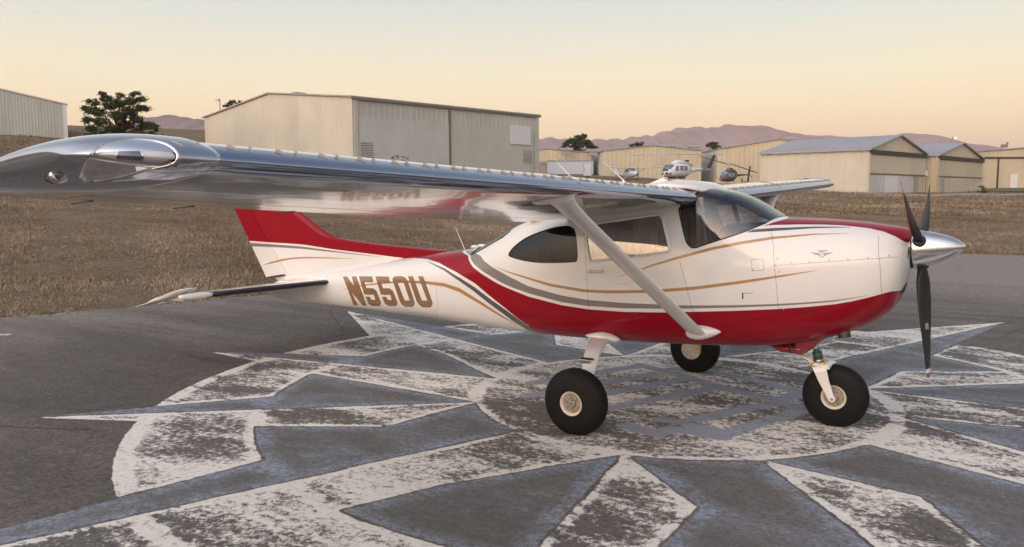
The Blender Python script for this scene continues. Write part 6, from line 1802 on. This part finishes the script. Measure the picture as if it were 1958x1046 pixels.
# ================================================================== dry grass on the bank: real blades in clumps
def grass(name, n, smin, smax, dmin, dmax, hmin, hmax, wid, seed, m):
    rng = np.random.default_rng(seed); P = []
    while sum(len(p) for p in P) < n:
        D = dmin + (dmax - dmin) * rng.uniform(0, 1, 200000) ** 1.4; X = rng.uniform(-.80, .80, 200000) * (D + 4)
        q = CAM[:2] + np.outer(X, R2) + np.outer(D, F2); s = sdf_poly(q[::1], EDGE_S)
        dens = .14 + .86 * sstep(-.35, .35, wob(q, 2.3, 5.0) * .6 + wob(q, .8, 2.0) * .6)
        k = (s > smin) & (s < smax) & (rng.uniform(0, 1, len(s)) < dens); P.append(q[k])
    q = np.concatenate(P)[:n]; z = ground_z(q); n = len(q); nb = 5
    a = rng.uniform(0, 2 * math.pi, (n, nb)); hgt = (hmin + (hmax - hmin) * rng.uniform(0, 1, n) ** 1.8 * (.6 + .4 * wob(q, 3.1, 9.0)))[:, None] * rng.uniform(.55, 1.1, (n, nb))
    ln = rng.uniform(.3, 1.6, (n, nb)) * hgt; off = rng.normal(0, .06, (n, nb, 2))
    base = np.concatenate([np.repeat(q[:, None], nb, 1) + off, np.repeat((z - .03)[:, None, None], nb, 1)], -1)
    tip = base + np.stack([np.cos(a) * ln, np.sin(a) * ln, hgt], -1)
    w = wid * rng.uniform(.6, 1.4, (n, nb)); sx = np.stack([-np.sin(a) * w, np.cos(a) * w, np.zeros_like(w)], -1)
    midp = base * .5 + tip * .5 + np.stack([-np.cos(a) * ln * .15, -np.sin(a) * ln * .15, hgt * .08], -1)
    V = np.stack([base - sx, base + sx, midp + sx * .8, tip, midp - sx * .8], 2).reshape(-1, 3); i = np.arange(n * nb)[:, None] * 5
    T = np.concatenate([i + np.array([[0, 1, 2]]), i + np.array([[0, 2, 4]]), i + np.array([[4, 2, 3]])])
    tone = np.repeat(np.clip(.48 + .30 * wob(q, 6.0, 4.0) + .22 * wob(q, 1.7, 8.0) + .13 * rng.normal(size=n), 0, 1), nb * 5)
    edge = np.repeat(np.exp(-np.maximum(0, sdf_poly(q, EDGE_S)) / .8) * (wob(q, 1.3, 6.0) > -.3), nb * 5); me = npmesh(name, V, T, dict(tone=tone, edge=edge)); return link(name, me, m, label='dry straw coloured grass covering the bank beyond the apron', cat='grass', kind='stuff')
GR, nt, b = mat('dry_grass_blades')
c_ = ramp(nt, attr(nt, 'tone').outputs['Fac'], [(.0, (.15, .108, .072)), (.35, (.28, .205, .138)), (.65, (.40, .305, .21)), (1.0, (.54, .43, .31))])
c_ = mix(nt, mrange(nt, noise(nt, .23, 4, .6, geoc(nt)), .58, .72, 0, .55), c_, (.115, .115, .055))
c_ = mix(nt, math_(nt, 'MULTIPLY', attr(nt, 'edge').outputs['Fac'], .6), c_, (.13, .125, .045))
L(nt, c_, b.inputs['Base Color']); b.inputs['Roughness'].default_value = .85; b.inputs['Specular IOR Level'].default_value = .15
grass('dry_grass', 105000, 0.0, 48, 12, 62, .05, .20, .0065, 21, GR)
grass('far_dry_grass', 30000, 8, 120, 45, 118, .10, .34, .022, 22, GR)
grass('tall_dry_stalks', 3200, 0.1, 45, 12, 58, .15, .42, .005, 23, GR)
# loose gravel and crumbs of asphalt along the apron's broken edge
rng = np.random.default_rng(31); V = []; T = []
for i in range(len(EDGE) - 4):
    a = np.array(EDGE[i], float); b_ = np.array(EDGE[i + 1], float); ln = np.linalg.norm(b_ - a)
    for _ in range(int(min(ln, 30) * 26)):
        t = rng.uniform(); q = a + (b_ - a) * t + rng.normal(0, .22, 2); r = rng.uniform(.008, .035); z = gz(q[0], q[1]) + r * .2 if False else .004 + r * .25
        k = len(V); ang = rng.uniform(0, 6.28)
        for j in range(4): V.append((q[0] + r * math.cos(ang + j * 1.57) * rng.uniform(.7, 1.2), q[1] + r * math.sin(ang + j * 1.57) * rng.uniform(.7, 1.2), z - r * .3))
        V.append((q[0], q[1], z + r * .6)); T += [(k + j, k + (j + 1) % 4, k + 4) for j in range(4)]
link('gravel', npmesh('gravel', V, T), plain('gravel_stone', (.24, .20, .165), .9, var=.5, scale=3), label='loose gravel crumbs along the broken edge of the apron', cat='gravel', kind='stuff')
# ================================================================== evening haze: one even volume round everything
HZ = bpy.data.materials.new('evening_haze'); HZ.use_nodes = True; nt = HZ.node_tree; nt.nodes.clear()
o_ = nt.nodes.new('ShaderNodeOutputMaterial'); pv = nt.nodes.new('ShaderNodeVolumePrincipled')
pv.inputs['Color'].default_value = (1.0, 0.88, 0.91, 1); pv.inputs['Density'].default_value = 1.35e-4; pv.inputs['Anisotropy'].default_value = 0.0
L(nt, pv.outputs[0], o_.inputs['Volume'])
MB().box((0, 0, 271), (24200, 24200, 560)).obj('haze', HZ, None, kind='stuff', label='thin pinkish evening haze over the airfield and far mountains', cat='haze')
